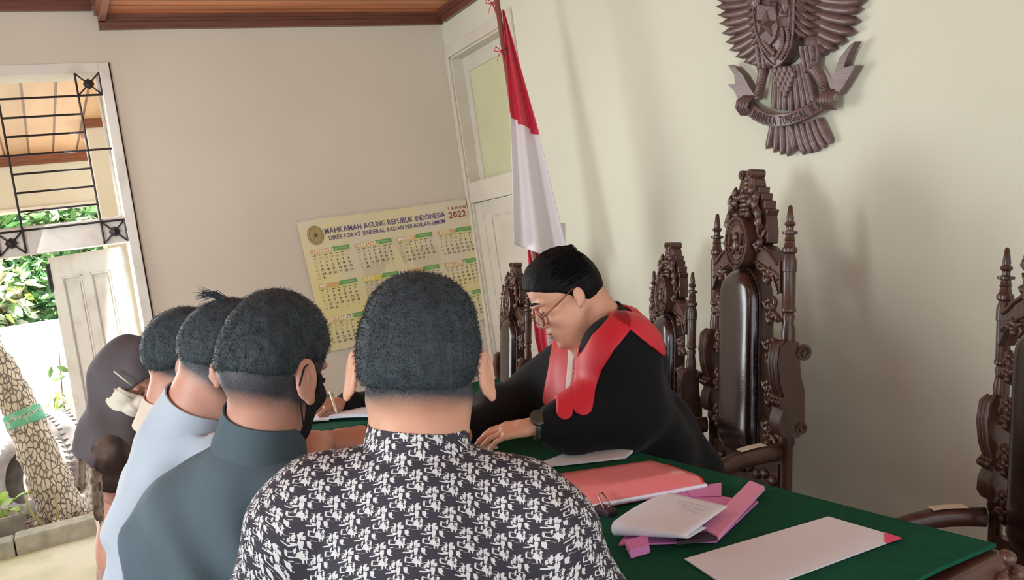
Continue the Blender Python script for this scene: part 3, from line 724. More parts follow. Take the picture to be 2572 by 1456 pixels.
# --- the bench: long table covered with green cloth
TT = ZE-.55                               # cloth surface, 1.12
m_cloth = mat('green_table_cloth', (20, 84, 62), 1, vscale=40, rgb2=(16, 74, 54), bump=.3, bscale=400, spec=.15)
m_tedge = mat('table_edge_wood', (84, 50, 44), .35, vscale=10, rgb2=(62, 36, 34), coat=.2)
bench = thing('bench_table', 'long dark wooden table topped with green cloth, in front of the carved chairs', 'table', (.9, 1.6, PLT))
x0, x1, y0, y1 = .69, 1.145, .775, 2.52
b = MB()
G = []
for i in range(30):
    row = []
    for j in range(12):
        x = x0+(x1-x0)*j/11; y = y0+(y1-y0)*i/29; row.append((x, y, TT+.0008*math.sin(x*40+y*9)+(.006*math.exp(-((x-1.02)**2)/.006) if i == 0 else 0)))
    G.append(row)
b.grid(np.array(G), thick=(0, 0, -.006)); b.build('green_cloth', m_cloth, parent=bench, smooth=True, sharp=40)
b = MB(); b.box((x0-.012, y0-.02, TT-.045), (x1+.005, y1+.02, TT-.008)); b.box((x0-.025, y0-.035, TT-.075), (x1+.01, y1+.03, TT-.045))
b.build('table_top', m_tedge, parent=bench, bevel=.008)
b = MB(); b.box((x0+.02, y0+.03, PLT+.03), (x0+.045, y1-.03, TT-.075)); b.box((x0+.02, y0+.03, PLT+.03), (x1-.05, y0+.055, TT-.075)); b.box((x0+.02, y1-.055, PLT+.03), (x1-.05, y1-.03, TT-.075)); b.build('front_panel', m_tedge, parent=bench, bevel=.004)
for x in (x0+.03, x1-.06):
    for y in (y0+.04, y1-.06): 
        b = MB(); b.box((x-.03, y-.03, PLT+.001), (x+.03, y+.03, TT-.075)); b.build('leg', m_tedge, parent=bench, bevel=.004)
b = MB()
r = np.random.RandomState(5)
e = onZ(2470, 1352, TT)
for k in range(16): b.ell((x1-.012+.02*r.randn(), y0-.01+.02*r.randn(), TT-.04+.01*r.randn()), (.012, .014, .012), nu=8, nv=6)
b.build('corner_carving', m_wood2, parent=bench, smooth=True)
# --- the clerk's table at the far end, set at an angle
e0, e1 = onZ(740, 1092, TT), onZ(920, 1062, TT)
d = norm(e1-e0); n_ = A(-d[1], d[0], 0)
if n_[1] < 0: n_ = -n_
o0 = e0-d*.12
ct = thing('clerk_table', 'second green-topped table set at an angle at the far end, clerk writing on it', 'table', (o0[0]+.5, o0[1], PLT))
def cbox(b, a0, a1, n0, n1, z0, z1):
    P = [o0*A(1, 1, 0)+d*a+n_*q+A(0, 0, z) for a in (a0, a1) for q in (n0, n1) for z in (z0, z1)]
    b.add(P, [(0, 1, 3, 2), (4, 6, 7, 5), (0, 4, 5, 1), (2, 3, 7, 6), (0, 2, 6, 4), (1, 5, 7, 3)])
CW = .84
b = MB(); cbox(b, 0, CW, 0, .46, TT-.006, TT); b.build('green_cloth', m_cloth, parent=ct)
b = MB(); cbox(b, -.01, CW+.01, -.012, .47, TT-.035, TT-.006); cbox(b, -.02, CW+.02, -.03, .48, TT-.065, TT-.035); b.build('table_top', m_tedge, parent=ct, bevel=.008)
for a_ in (.04, CW-.08):
    for q in (.03, .38):
        b = MB(); cbox(b, a_, a_+.05, q, q+.05, PLT+.001, TT-.065); b.build('leg', m_tedge, parent=ct, bevel=.004)

# ---- papers and folders on the bench (corners read off at the cloth's height)
def sheet(name, label, cat, pix, m, z=.0015, t=.002, lift=None, n=8, group=None, curl=0, parent=None):
    P = [onZ(px, py, TT+z) for px, py in pix]; G = []
    for i in range(n):
        a = i/(n-1.)
        row = []
        for j in range(n):
            c = j/(n-1.); q = (P[0]*(1-a)+P[1]*a)*(1-c)+(P[3]*(1-a)+P[2]*a)*c
            q = q+A(0, 0, curl*(math.sin(a*3.14)*.4+c*c)); row.append(q)
        G.append(row)
    b = MB(); b.grid(np.array(G), thick=(0, 0, t)); o = b.build(name, m, parent=parent, smooth=True, sharp=40)
    if label: tag(o, label, cat, group)
    return o
m_paper = mat('white_paper', (222, 230, 243), .8, vscale=3, rgb2=(217, 225, 238)); m_paperb = mat('bluish_paper', (206, 204, 230), .8)
m_pink = mat('magenta_pink_card', (214, 136, 196), .6, vscale=8, rgb2=(204, 124, 186)); m_pinkd = mat('pink_card_light', (222, 150, 190), .55)
m_red = mat('hot_pink_corner', (226, 74, 116), .6); m_dk = mat('dark_binding', (54, 36, 48), .5)
lp = sheet('paper_sheet', 'large blank white sheet lying alone nearest the table end, pink tip at its corner', 'paper', [(2081, 1299), (2262, 1352), (1862, 1500), (1720, 1405)], m_paper, n=6)
q = [(2238, 1344), (2263, 1352), (2232, 1363), (2226, 1360)]
P = [onZ(px, py, TT+.0036) for px, py in [(2222, 1338), (2264, 1352), (2230, 1364), (2222, 1361)]]
b = MB(); b.add(P+[p+A(0, 0, .0015) for p in P], [(0, 1, 2, 3), (4, 7, 6, 5), (0, 4, 5, 1), (1, 5, 6, 2), (2, 6, 7, 3), (3, 7, 4, 0)]); b.build('pink_corner', m_red, parent=lp)
sheet('pink_folder', 'magenta-pink card folder lying open under the rolled white sheet', 'folder', [(1650, 1228), (1905, 1262), (1800, 1362), (1555, 1370)], m_pink, z=.002, t=.003)
f2 = sheet('pink_flap', 'long pink folded card strip with a torn end, across the open folder', 'card', [(1885, 1215), (1921, 1230), (1805, 1356), (1766, 1336)], m_pinkd, z=.010, t=.007)
sheet('pink_card', 'small magenta card with a cut corner behind the pink folder', 'card', [(1724, 1226), (1812, 1214), (1812, 1246), (1734, 1247)], m_pink, z=.006, t=.002)
sheet('pink_card_strip', 'short magenta card roll beside the shirt sleeve, lowest on the cloth', 'card', [(1572, 1376), (1630, 1362), (1633, 1388), (1585, 1402)], m_pink, z=.002, t=.014)
sheet('dark_binding', 'dark plum binding strip along the near edge of the pink folder', 'binding', [(1699, 1352), (1795, 1342), (1802, 1358), (1700, 1368)], m_dk, z=.008, t=.006)
# rolled sheet on the folder
P = [onZ(px, py, TT+.030) for px, py in ((1682, 1238), (1828, 1272), (1728, 1344), (1545, 1308))]; G = []
for i in range(10):
    a = i/9.; row = []
    for j in range(16):
        c = j/15.; q = P[0]*(1-a)*(1-c)+P[1]*a*(1-c)+P[3]*(1-a)*c+P[2]*a*c
        row.append(q+A(0, 0, .006*math.sin(c*3.1)*(1-a)))
    dn = norm(P[3]-P[0])
    for k in range(1, 9):        # the curl at the near left edge
        th = k*math.pi/8; rr_ = .011*(1-a*.9)+.0015
        row.append(P[3]*(1-a)+P[2]*a+dn*rr_*math.sin(th)+A(0, 0, -rr_*(1-math.cos(th))))
    for k in range(1, 6): row.append(row[23]-dn*.02*k*(1-a*.5)+A(0, 0, 0))
    G.append(row)
b = MB(); b.grid(np.array(G), thick=(0, 0, .0012)); o = b.build('letter_sheet', [m_paper, m_paperb], smooth=True); tag(o, 'white letter sheet with its left edge curled under, on the pink folder', 'paper')
lines = MB(); m_ink = mat('faint_print', (176, 176, 190), .8)
def pl(u, v): return None
for k in range(3):
    pa = onZ(1700+k*6, 1255+k*9, TT+.0325+.0034); pb = onZ(1775+k*8-18*k, 1272+k*9, TT+.0325+.0034); lines.tube([pa, pb], .0006, 4)
lines.build('print_line', m_ink, parent=o)
# red plastic document case
m_case = mat('red_translucent_plastic', (228, 142, 144), .25, vscale=4, rgb2=(222, 124, 130), coat=.5); m_casee = mat('red_case_edge', (214, 44, 52), .3, coat=.4)
zt_ = .036
def cpt(px, py, z): return onZ(px, py, TT+z)
top = [cpt(1398, 1180, zt_), cpt(1650, 1145, zt_), cpt(1770, 1186, zt_), cpt(1440, 1246, zt_)]
P0 = [A(p[0], p[1], TT+.004) for p in top]
case = thing('document_case', 'thick translucent red plastic document case lying flat on the green cloth', 'folder', (P0[0]+P0[2])/2)
b = MB(); G = []
for i in range(10):
    a = i/9.; row = []
    for j in range(10):
        c = j/9.; q = top[0]*(1-a)*(1-c)+top[1]*a*(1-c)+top[3]*(1-a)*c+top[2]*a*c
        e_ = min(c, 1-c, .2)/.2; g_ = min(1-a, .12)/.12
        row.append(q-A(0, 0, .018*(1-math.sqrt(max(0, 1-(1-e_)**2)))*1+.012*(1-g_)**2))
    G.append(row)
b.grid(np.array(G)); Gb = np.array(G).copy(); Gb[:, :, 2] = TT+.004+.0*(Gb[:, :, 2]); b.grid(Gb)
n1 = 10
def rimstrip(b, U, W): b.grid(np.stack([U, W], 0))
Ga = np.array(G)
for U, W in ((Ga[0], Gb[0]), (Ga[-1], Gb[-1]), (Ga[:, 0], Gb[:, 0]), (Ga[:, -1], Gb[:, -1])): rimstrip(b, U, W)
b.build('case_body', m_case, parent=case, smooth=True)
rim = np.concatenate([Ga[:, 0], Ga[-1], ]); b = MB(); b.tube(np.concatenate([Ga[:, 0]+A(0, 0, -.002), Ga[-1, 1:]+A(0, 0, -.002)]), .0035, 6); b.build('case_rim', m_casee, parent=case, smooth=True)
b = MB(); b.tube([Gb[0, -1]+A(0, 0, .006), Gb[-1, -1]+A(0, 0, .006)], .0045, 6); b.build('white_zip', m_paper, parent=case)
sheet('paper_sheet', 'white sheets lying beyond the red case, under the judge\'s sleeve', 'paper', [(1462, 1127), (1590, 1136), (1570, 1152), (1330, 1178)], m_paper, z=.003, t=.006)
sheet('paper_sheet', 'small white papers by the judge\'s hand, beside the patterned collar', 'paper', [(1168, 1098), (1215, 1104), (1252, 1126), (1190, 1140)], m_paper, z=.002, t=.004)
# black file tucked under the small papers
sheet('black_file', 'thin black file under the judge\'s fingers', 'file', [(1150, 1088), (1222, 1094), (1218, 1101), (1150, 1100)], m_dk, z=.001, t=.008)
# spectacles-like metal clip near the red case
m_steel = mat('shiny_steel', (190, 186, 180), .2, metal=1)
pc_ = onZ(1525, 1292, TT); t = thing('binder_clip', 'small shiny black and steel clip on the cloth beside the red case', 'clip', pc_)
b = MB(); b.box(pc_+A(-.012, -.02, .0), pc_+A(.012, .03, .014)); b.build('clip_body', m_dk, parent=t, bevel=.004)
b = MB(); b.tube([pc_+A(-.005, .0, .014), pc_+A(.005, .03, .03), pc_+A(.015, .03, .032), pc_+A(.012, 0, .014)], .0016, 6, closed=True); b.build('wire_handle', m_steel, parent=t, smooth=True)
# clerk's things
TC = TT
def csheet(name, label, cat, pix, m, z=.0015, t=.002, curl=0): return sheet(name, label, cat, pix, m, z, t, curl=curl)
csheet('open_register', 'open white register the clerk is writing in', 'book', [(842, 1037), (935, 1028), (935, 1052), (828, 1056)], m_paper, .004, .010, .006)
csheet('paper_sheet', 'long white page running to the left edge of the clerk\'s table', 'paper', [(790, 1042), (845, 1036), (826, 1058), (740, 1066)], m_paper, .003, .005, .003)
csheet('black_file', 'black file lying beyond the white pages on the clerk\'s table', 'file', [(775, 1012), (838, 998), (838, 1022), (752, 1045)], m_dk, .002, .02)
csheet('paper_slip', 'tiny white slip on the clerk\'s table beside the masked man', 'paper', [(752, 1024), (778, 1020), (766, 1034), (742, 1038)], m_paper, .024, .002)
# ================= FLAG, EMBLEM, CALENDAR =================
m_fred = mat('flag_red_satin', (206, 32, 62), .45, vscale=5, rgb2=(190, 26, 54), sheen=.3); m_fwhite = mat('flag_white_satin', (226, 220, 222), .45, sheen=.3)
m_pole = mat('flagpole_wood', (150, 96, 88), .4, vscale=12, rgb2=(126, 78, 72)); m_rib = mat('red_ribbon', (196, 24, 48), .5)
FD = 3.66
top_ = cp(1249, 10, FD); low_ = cp(1290, 290, FD)
base = A(low_[0], low_[1], 0); px_, py_ = (top_[0]+low_[0])/2, (top_[1]+low_[1])/2
flag = thing('flag_on_pole', 'red and white flag hanging folded from a slim wooden pole in the corner', 'flag', (px_, py_, PLT))
b = MB(); b.tube([(px_, py_, PLT+.05), (px_, py_, top_[2]+.25)], .0115, 14); b.lathe([(0, .012), (.02, .02), (.05, .012), (.15, .002)], c=(px_, py_, top_[2]+.25), seg=12); b.build('pole', m_pole, parent=flag, smooth=True)
b = MB(); b.lathe([(.0, .14), (.03, .14), (.05, .09), (.09, .04), (.12, .02)], c=(px_, py_, PLT+.001), seg=24); b.build('stand', m_wood, parent=flag, smooth=True, sharp=40)
def drape(left, right, rows, cols, depth, split, amp, mats_, name, fold=3, ph=0):
    # left / right: lists of (px, py, D); the cloth between them hangs in folds
    la = np.array([cp(*q) for q in left]); ra = np.array([cp(*q) for q in right]); G = np.zeros((rows, cols, 3)); mi = []
    tl = np.linspace(0, 1, len(la))
    for i in range(rows):
        a = i/(rows-1.); L0 = A(*[np.interp(a, tl, la[:, k]) for k in range(3)]); R0 = A(*[np.interp(a, tl, ra[:, k]) for k in range(3)])
        for j in range(cols):
            c = j/(cols-1.); G[i, j] = L0*(1-c)+R0*c+AWAY*amp*math.sin(c*fold*math.pi+ph)*(.25+.75*a)*(1)+AWAY*depth*c
    b = MB(); b.grid(G)
    b.m = []
    for i in range(rows-1):
        for j in range(cols-1): b.m.append(split(i/(rows-1.), j/(cols-1.)))
    return b.build(name, mats_, parent=flag, smooth=True, fix=False)
left = [(1262, 24, FD-.02), (1270, 130, FD-.02), (1283, 300, FD-.03), (1288, 460, FD-.05), (1290, 612, FD-.06)]
right = [(1265, 26, FD+.01), (1292, 118, FD+.0), (1350, 322, FD+.02), (1392, 500, FD+.03), (1434, 668, FD+.04)]
o = drape(left, right, 60, 28, .0, lambda a, c: 0 if a < .478+.035*math.sin(c*1.57) else 1, .030, [m_fred, m_fwhite], 'cloth', 3.4)
md = o.modifiers.new('solid', 'SOLIDIFY'); md.thickness = .002
left2 = [(1322, 560, FD+.06), (1330, 690, FD+.06), (1345, 850, FD+.06), (1368, 950, FD+.06)]
right2 = [(1420, 560, FD+.08), (1420, 690, FD+.09), (1425, 850, FD+.09), (1428, 950, FD+.09)]
o = drape(left2, right2, 40, 24, .0, lambda a, c: (0 if c < .30+.06*a and a < .86 else 1), .02, [m_fred, m_fwhite], 'cloth_fold', 4)
md = o.modifiers.new('solid', 'SOLIDIFY'); md.thickness = .002
for (qx, qy) in ((1236, 8), (1258, 128)):
    c = cp(qx, qy, FD-.015); b = MB()
    for sgn in (-1, 1):
        b.tube([c, c+RIGHT*sgn*.022+UP*.02, c+RIGHT*sgn*.028, c+RIGHT*sgn*.004-UP*.003], [.003, .006, .006, .003], 6, flat=.4)
        b.tube([c, c+RIGHT*sgn*.010-UP*.02, c+RIGHT*(sgn*.016)-UP*.045], [.003, .006, .004], 6, flat=.3)
    b.ell(c, (.006, .006, .006)); b.build('ribbon_bow', m_rib, parent=flag, smooth=True)
b = MB(); c = cp(1284, 290, FD-.03)
for k in range(3): b.tube([c+UP*(.012-.012*k), c+RIGHT*-.006+UP*(.004-.012*k), c+UP*(-.004-.012*k)], .0015, 5)
b.build('white_tie', m_fwhite, parent=flag)

# ---- carved wooden eagle emblem on the east wall
m_eag = mat('carved_brown_wood', (112, 88, 84), .42, vscale=14, rgb2=(84, 62, 60), stretch=(1, 1, 3), coat=.25, bump=.25, bscale=70)
m_eag2 = mat('dark_stained_lettering', (36, 25, 22), .7)
XE = XB-.004
def EG(cx, cy, d=.03):                 # d: how far the carving stands off the wall
    p = onX(1750+cx/3.467, cy/3.467, XB-.04); return A(XE-d, p[1], p[2])
ec = EG(740, 300)
eagle = thing('eagle_emblem', 'carved brown wooden eagle emblem with shield and motto ribbon, high on the east wall', 'emblem', (XB, ec[1], ec[2]))
def blade(b, p0, p1, p2, w, d0, d1, tipw=.12, ridge=.008, n=9, th=.012):
    # p: points in crop pixels, w in pixels
    p0, p1, p2 = A(*p0), A(*p1), A(*p2); F = []
    V = []
    for i in range(n):
        t = i/(n-1.); c = p0*(1-t)**2+2*p1*t*(1-t)+p2*t*t; tn = norm(2*(1-t)*(p1-p0)+2*t*(p2-p1)); s = A(-tn[1], tn[0])
        ww = w*(min(1, .65+t*1.2))*(1 if t < .80 else max(tipw*.3, math.sqrt(max(0, 1-((t-.80)/.20)**2)))); d = d0+(d1-d0)*t
        for q, dd in ((-1, -th), (-1, 0), (-.55, ridge*.75), (0, ridge), (.55, ridge*.75), (1, 0), (1, -th)):
            pt = c+s*ww*q; V.append(EG(pt[0], pt[1], d+dd))
    for i in range(n-1):
        for j in range(7): F.append((i*7+j, i*7+(j+1) % 7, (i+1)*7+(j+1) % 7, (i+1)*7+j))
    F.append(tuple(range(7))); F.append(tuple((n-1)*7+j for j in range(7))[::-1])
    b.add(V, F)
# wings
tipsL = [(120, -420), (105, -330), (108, -250), (115, -170), (125, -90), (138, -10), (142, 55), (158, 130), (170, 205), (190, 290), (222, 370), (256, 438), (312, 498), (384, 546), (448, 562), (505, 556)]
b = MB()
for k, (tx, ty) in enumerate(tipsL):
    bx = 560-10*(k < 9)*0; by = ty-40-6*k+(0 if k > 3 else 60); by = -330+k*52
    mx_, my_ = (tx+bx)/2-20+5*k, (ty+by)/2+46
    blade(b, (bx, by), (mx_, my_), (tx, ty), 37, .030-.0008*k, .016, ridge=.010)
for k in range(11):
    blade(b, (590, -330+k*58), (500+3*k, -250+k*62), (400+8*k, -210+k*60), 22, .048, .036, ridge=.009)
for k in range(8): blade(b, (610, -300+k*70), (560, -250+k*72), (490+4*k, -215+k*70), 18, .058, .048, ridge=.008)
b.build('wing', m_eag, parent=eagle, smooth=True, sharp=50)
tipsR = [(1640, -380), (1620, -300), (1580, -220), (1520, -140), (1450, -60), (1425, 5), (1392, 80), (1372, 185), (1338, 285), (1255, 365), (1170, 425), (1100, 450)]
b = MB()
for k, (tx, ty) in enumerate(tipsR):
    bx, by = 930, -360+k*62; blade(b, (bx, by), ((tx+bx)/2+10, (ty+by)/2+60), (tx, ty), 46, .034-.001*k, .018, ridge=.011)
for k in range(9): blade(b, (915, -330+k*68), (985, -260+k*70), (1085-6*k, -230+k*66), 24, .052, .040, ridge=.009)
for k in range(8): blade(b, (905, -280+k*76), (940, -235+k*78), (1000-3*k, -200+k*74), 18, .060, .050, ridge=.008)
b.build('wing', m_eag, parent=eagle, smooth=True, sharp=50)
# body, thighs and legs
b = MB()
def eell(cx, cy, rx, ry, d, dd): b.ell(EG(cx, cy, d), (dd, rx*.000545, ry*.000545*1.0), nu=16, nv=10)
eell(735, -60, 210, 340, .034, .030); eell(600, 420, 60, 130, .026, .022); eell(990, 440, 55, 120, .026, .022)
for cx0, cy0, sgn in ((600, 400, -1), (985, 420, 1)):
    for r_ in range(4):
        for c_ in range(3-r_//2): blade(b, (cx0-45+c_*42+sgn*r_*2, cy0-20+r_*50), (cx0-45+c_*42, cy0+20+r_*50), (cx0-50+c_*42+sgn*r_*4, cy0+62+r_*52), 20, .055-.004*r_, .048-.004*r_, ridge=.006)
legs = [((575, 600), (555, 700), (525, 860)), ((1020, 600), (1075, 690), (1120, 810))]
for pts in legs:
    P = [EG(x, y, .03) for x, y in pts]; b.tube(P, [.020, .017, .015], 12)
    for k in range(9):
        t = .1+k*.1; q = P[0]*(1-t)**2+2*P[1]*t*(1-t)+P[2]*t*t; b.ell(q+A(-.009, 0, 0), (.010, .016, .0055), nu=10, nv=6)
for (cx, cy, sgn) in ((438, 900, 1), (1172, 850, -1)):
    for k in range(4):
        x = cx+sgn*(k-1.5)*27; P = [EG(x+sgn*14, cy-60, .03), EG(x+sgn*4, cy-20, .058), EG(x, cy+30, .062), EG(x+sgn*5, cy+90, .045), EG(x+sgn*12, cy+105, .03)]; b.tube(P, [.007, .008, .0075, .006, .003], 8)
b.build('body', m_eag, parent=eagle, smooth=True, sharp=60)
# tail
b = MB()
up = [(660, 585, 640, 950), (700, 580, 690, 960), (740, 575, 735, 965), (780, 575, 790, 968), (820, 570, 850, 955), (855, 560, 905, 935), (885, 545, 955, 905), (905, 530, 990, 880)]
for k, (a0, b0, a1, b1) in enumerate(up): blade(b, (a0, b0), ((a0+a1)/2+4, (b0+b1)/2), (a1, b1), 26, .022+.001*min(k, 7-k), .022, ridge=.008, tipw=3)
low = [(640, 1060, 580, 1300), (675, 1070, 648, 1332), (715, 1080, 712, 1350), (770, 1085, 768, 1364), (790, 1090, 815, 1320), (845, 1085, 905, 1350), (890, 1080, 960, 1340), (940, 1070, 1010, 1325), (985, 1050, 1070, 1295), (1030, 1030, 1125, 1255)]
for k, (a0, b0, a1, b1) in enumerate(low): blade(b, (a0, b0), ((a0+a1)/2+(8 if k < 5 else -16), (b0+b1)/2), (a1, b1), 31, .022, .018-.0006*abs(k-5), ridge=.010)
for r_ in range(6):
    for c_ in range(5-abs(r_-1)): blade(b, (770-(5-abs(r_-1))*21+c_*42+r_*4, 580+r_*40), (770-(5-abs(r_-1))*21+c_*42+r_*4, 600+r_*42), (772-(5-abs(r_-1))*21+c_*42+r_*4, 640+r_*42), 20, .040, .038, ridge=.006)
b.build('tail', m_eag, parent=eagle, smooth=True, sharp=50)
# shield
b = MB()
out = [(548, -150), (545, 0), (552, 150), (570, 280), (602, 400), (650, 500), (700, 552), (740, 576), (785, 548), (830, 495), (868, 410), (890, 300), (897, 170), (900, 0), (900, -150)]
P0 = [EG(x, y, .062) for x, y in out]; P1 = [EG(x, y, .0) for x, y in out]; n = len(out)
P0 = np.array(P0); cen = EG(738, 200, .076)
V = np.concatenate([P0, np.array(P1), [cen]]); F = [(i, (i+1) % n, n+(i+1) % n, n+i) for i in range(n)]+[(i, (i+1) % n, 2*n) for i in range(n)]; b.add(V, F)
b.tube([p+A(-.002, 0, 0) for p in P0[1:-1]], .0042, 6)
inn = [(738+(x-738)*.80, 200+(y-200)*.80) for x, y in out]; b.tube([EG(x, y, .069) for x, y in inn[1:-1]], .0025, 6)
b.tube([EG(733, 400, .071), EG(735, 560, .066)], .002, 5); b.tube([EG(700, -150, .078), EG(703, 70, .078)], .002, 5); b.tube([EG(770, 150, .077), EG(880, 125, .066)], .0035, 6); b.tube([EG(560, 220, .066), EG(640, 190, .074)], .0035, 6)
sh = b.build('shield', m_eag, parent=eagle)
# small central shield and star
b = MB(); o2 = [(610, 40), (612, 250), (650, 330), (722, 388), (765, 330), (790, 240), (770, 60)]
b.add([EG(x, y, .082) for x, y in o2]+[EG(x, y, .06) for x, y in o2], [tuple(range(7))]+[(i, (i+1) % 7, 7+(i+1) % 7, 7+i) for i in range(7)]); b.build('inner_shield', m_eag, parent=sh)
b = MB(); sc = (690, 215); pts = []
for k in range(10):
    a = math.radians(-90+36*k+2); r_ = 130 if k % 2 == 0 else 46; pts.append(EG(sc[0]+r_*math.cos(a)*.78, sc[1]+r_*math.sin(a), .084))
b.add(pts+[EG(sc[0], sc[1], .108)], [(i, (i+1) % 10, 10) for i in range(10)]); b.build('star', m_eag, parent=sh, fix=False)
# ears of rice and cotton, chain, buffalo head, banyan tree as relief
b = MB()
for k in range(12):
    t = k/11.; x = 835+20*math.sin(t*3)-55*t*t; y = 250+250*t; b.ell(EG(x+14, y, .070), (.006, .008, .009), nu=8, nv=5); b.ell(EG(x-26, y, .072), (.006, .008, .009), nu=8, nv=5)
for k in range(11):
    t = k/10.; x = 585+40*t+70*t*t; y = 290+190*t; b.ell(EG(x, y, .070), (.005, .009, .007), nu=8, nv=5); b.ell(EG(x+42, y-20, .074), (.006, .010, .010), nu=8, nv=5)
rice = b.build('cotton_and_rice', m_eag, parent=sh, smooth=True); b = MB(); b.ell(EG(840, 30, .074), (.008, .016, .03)); 
for k in range(7): b.tube([EG(800+k*11, -20, .078), EG(800+k*11, 40, .076)], .0025, 5)
b.build('banyan_relief', m_eag, parent=sh, smooth=True); b = MB()
for k in range(5): b.tube([EG(722+k*12, 5, .08), EG(722+k*12, 60, .08)], .0022, 5)
b.tube([EG(800, 40, .075), EG(812, 90, .075), EG(800, 135, .074), EG(860, 130, .072)], .006, 7)
b.tube([EG(540, -40, .07), EG(545, 30, .075), EG(590, 55, .078), EG(620, 30, .08), EG(628, -40, .08)], .006, 7); b.ell(EG(585, 10, .078), (.01, .018, .02))
for k in range(4): b.tube([EG(560+k*14, 85, .073), EG(562+k*14, 125, .072)], .0028, 5)
b.build('shield_relief', m_eag, parent=sh, smooth=True)
# head and neck, above the picture
b = MB(); b.tube([EG(735, -250, .05), EG(730, -420, .07), EG(700, -520, .08)], [.06, .04, .03], 14); b.ell(EG(690, -560, .085), (.035, .04, .032)); b.tube([EG(660, -565, .09), EG(600, -560, .095), EG(575, -530, .095)], [.018, .014, .003], 8)
for k in range(5): blade(b, (700+k*12, -590), (730+k*14, -640), (780+k*14, -650+k*16), 14, .08, .07)
b.build('head', m_eag, parent=eagle, smooth=True)
# motto ribbon
b = MB(); n = 33; G = []
def rib(t):                        # centre line of the ribbon in crop pixels
    x = 455+(1165-455)*t; y = 925+0*t; y = 935+(-92)*t+ 4*150*t*(1-t)*(1.0)
    return x, y
for i in range(n):
    t = i/(n-1.); x, y = rib(t); x2, y2 = rib(min(1, t+.01)); x1, y1 = rib(max(0, t-.01)); tn = norm(A(x2-x1, y2-y1)); nn = A(-tn[1], tn[0]); d = .040+.030*math.sin(t*3.14)
    w_ = 56; G.append([EG(x-nn[0]*w_, y-nn[1]*w_, d-.014), EG(x-nn[0]*w_, y-nn[1]*w_, d), EG(x-nn[0]*w_*.86, y-nn[1]*w_*.86, d+.003), EG(x+nn[0]*w_*.86, y+nn[1]*w_*.86, d+.003), EG(x+nn[0]*w_, y+nn[1]*w_, d), EG(x+nn[0]*w_, y+nn[1]*w_, d-.014)])
b.grid(np.array(G))
def poly3(pts, d0, d1): 
    k = len(pts); b.add([EG(x, y, d1) for x, y in pts]+[EG(x, y, d0) for x, y in pts], [tuple(range(k))]+[(i, (i+1) % k, k+(i+1) % k, k+i) for i in range(k)])
poly3([(268, 565), (330, 585), (400, 660), (460, 770), (500, 830), (440, 870), (425, 945), (370, 890), (320, 790), (268, 737), (330, 728), (322, 650)], .008, .034)
poly3([(1385, 360), (1335, 395), (1250, 505), (1200, 640), (1175, 700), (1210, 780), (1230, 830), (1290, 740), (1390, 575), (1350, 570), (1285, 590), (1310, 510), (1345, 430)], .008, .040)
rb = b.build('motto_ribbon', m_eag, parent=eagle)
b = MB()
def ribmap(u, v):
    out = []
    for uu, vv in zip(u, v):
        t = uu; x, y = rib(t); x2, y2 = rib(t+.01); tn = norm(A(x2-x, y2-y)); nn = A(tn[1], -tn[0]); d = .0445+.030*math.sin(min(1, max(0, t))*3.14)
        out.append(EG(x+nn[0]*vv, y+nn[1]*vv, d))
    return np.array(out)
def ribtext(s, t0, t1):
    mb = MB(); text(mb, s, 1.0, lambda u, v: np.stack([u, v, 0*u], 1), bold=.012, gap=.17); V = np.concatenate(mb.v); wd = V[:, 0].max()
    V2 = ribmap(t0+(t1-t0)*V[:, 0]/wd, (V[:, 1]-.36)*104); b.add(V2, mb.f); V3 = V2+A(.004, 0, 0)
for wd_, ta, tb in (('BHINNEKA', .095, .425), ('TUNGGAL', .47, .775), ('IKA', .815, .915)):
    b = MB(); ribtext(wd_, ta, tb); b.build('motto_word', m_eag2, parent=rb, fix=False)

# ---- printed wall calendar on the north wall
m_cal = mat('calendar_print', (222, 212, 150), .45, vscale=1.6, rgb2=(214, 206, 190), contrast=(.4, .62), detail=3)
m_calf = mat('calendar_edge', (176, 160, 120), .5)
c00 = onY(745, 557, YA-.02); c10 = onY(1170, 500, YA-.02); c01 = onY(820, 885, YA-.02)
W_, H_ = 1.03, .735
cax = norm(A(c10[0]-c00[0], 0, c10[2]-c00[2])); cdn = norm(A(.050, 0, -H_))
def CM(u, v, d=.0): # u right 0..1, v down 0..1
    u = np.asarray(u, float); v = np.asarray(v, float)
    P = A(c00[0]+.002, YA-.012, c00[2])+np.multiply.outer(u*W_, cax)+np.multiply.outer(v*H_, cdn)
    P[..., 1] += -d-.006*np.sin(v*3.0)-.003*np.sin(u*9)
    return P
cal = thing('wall_calendar', 'large yellow-green printed 2022 wall calendar with purple heading', 'calendar', CM(.5, 1.0))
U, V_ = np.meshgrid(np.linspace(0, 1, 14), np.linspace(0, 1, 14))
b = MB(); b.grid(CM(U, V_), thick=(0, .002, 0)); b.build('sheet', m_cal, parent=cal, smooth=True, sharp=40)
b = MB(); b.tube([CM(-.006, -.004), CM(1.0, -.004)], .005, 8); b.build('hanger_strip', m_white, parent=cal)
m_vio = mat('violet_print', (84, 70, 122), .6); m_redp = mat('maroon_print', (150, 46, 48), .6); m_blk = mat('black_print', (74, 60, 44), .6); m_gr = mat('green_print', (104, 158, 84), .6); m_or = mat('orange_print', (214, 170, 110), .6); m_wh = mat('white_print', (240, 234, 214), .6); m_gry = mat('pale_print', (188, 176, 120), .6); m_yel = mat('yellow_green_print', (206, 208, 96), .6); m_gold = mat('gold_seal', (172, 150, 96), .45); m_pho = mat('photo_print', (214, 203, 168), .6, vscale=5, rgb2=(202, 192, 160)); m_scale = mat('print_yellow', (224, 200, 80), .6)
HW = H_/W_
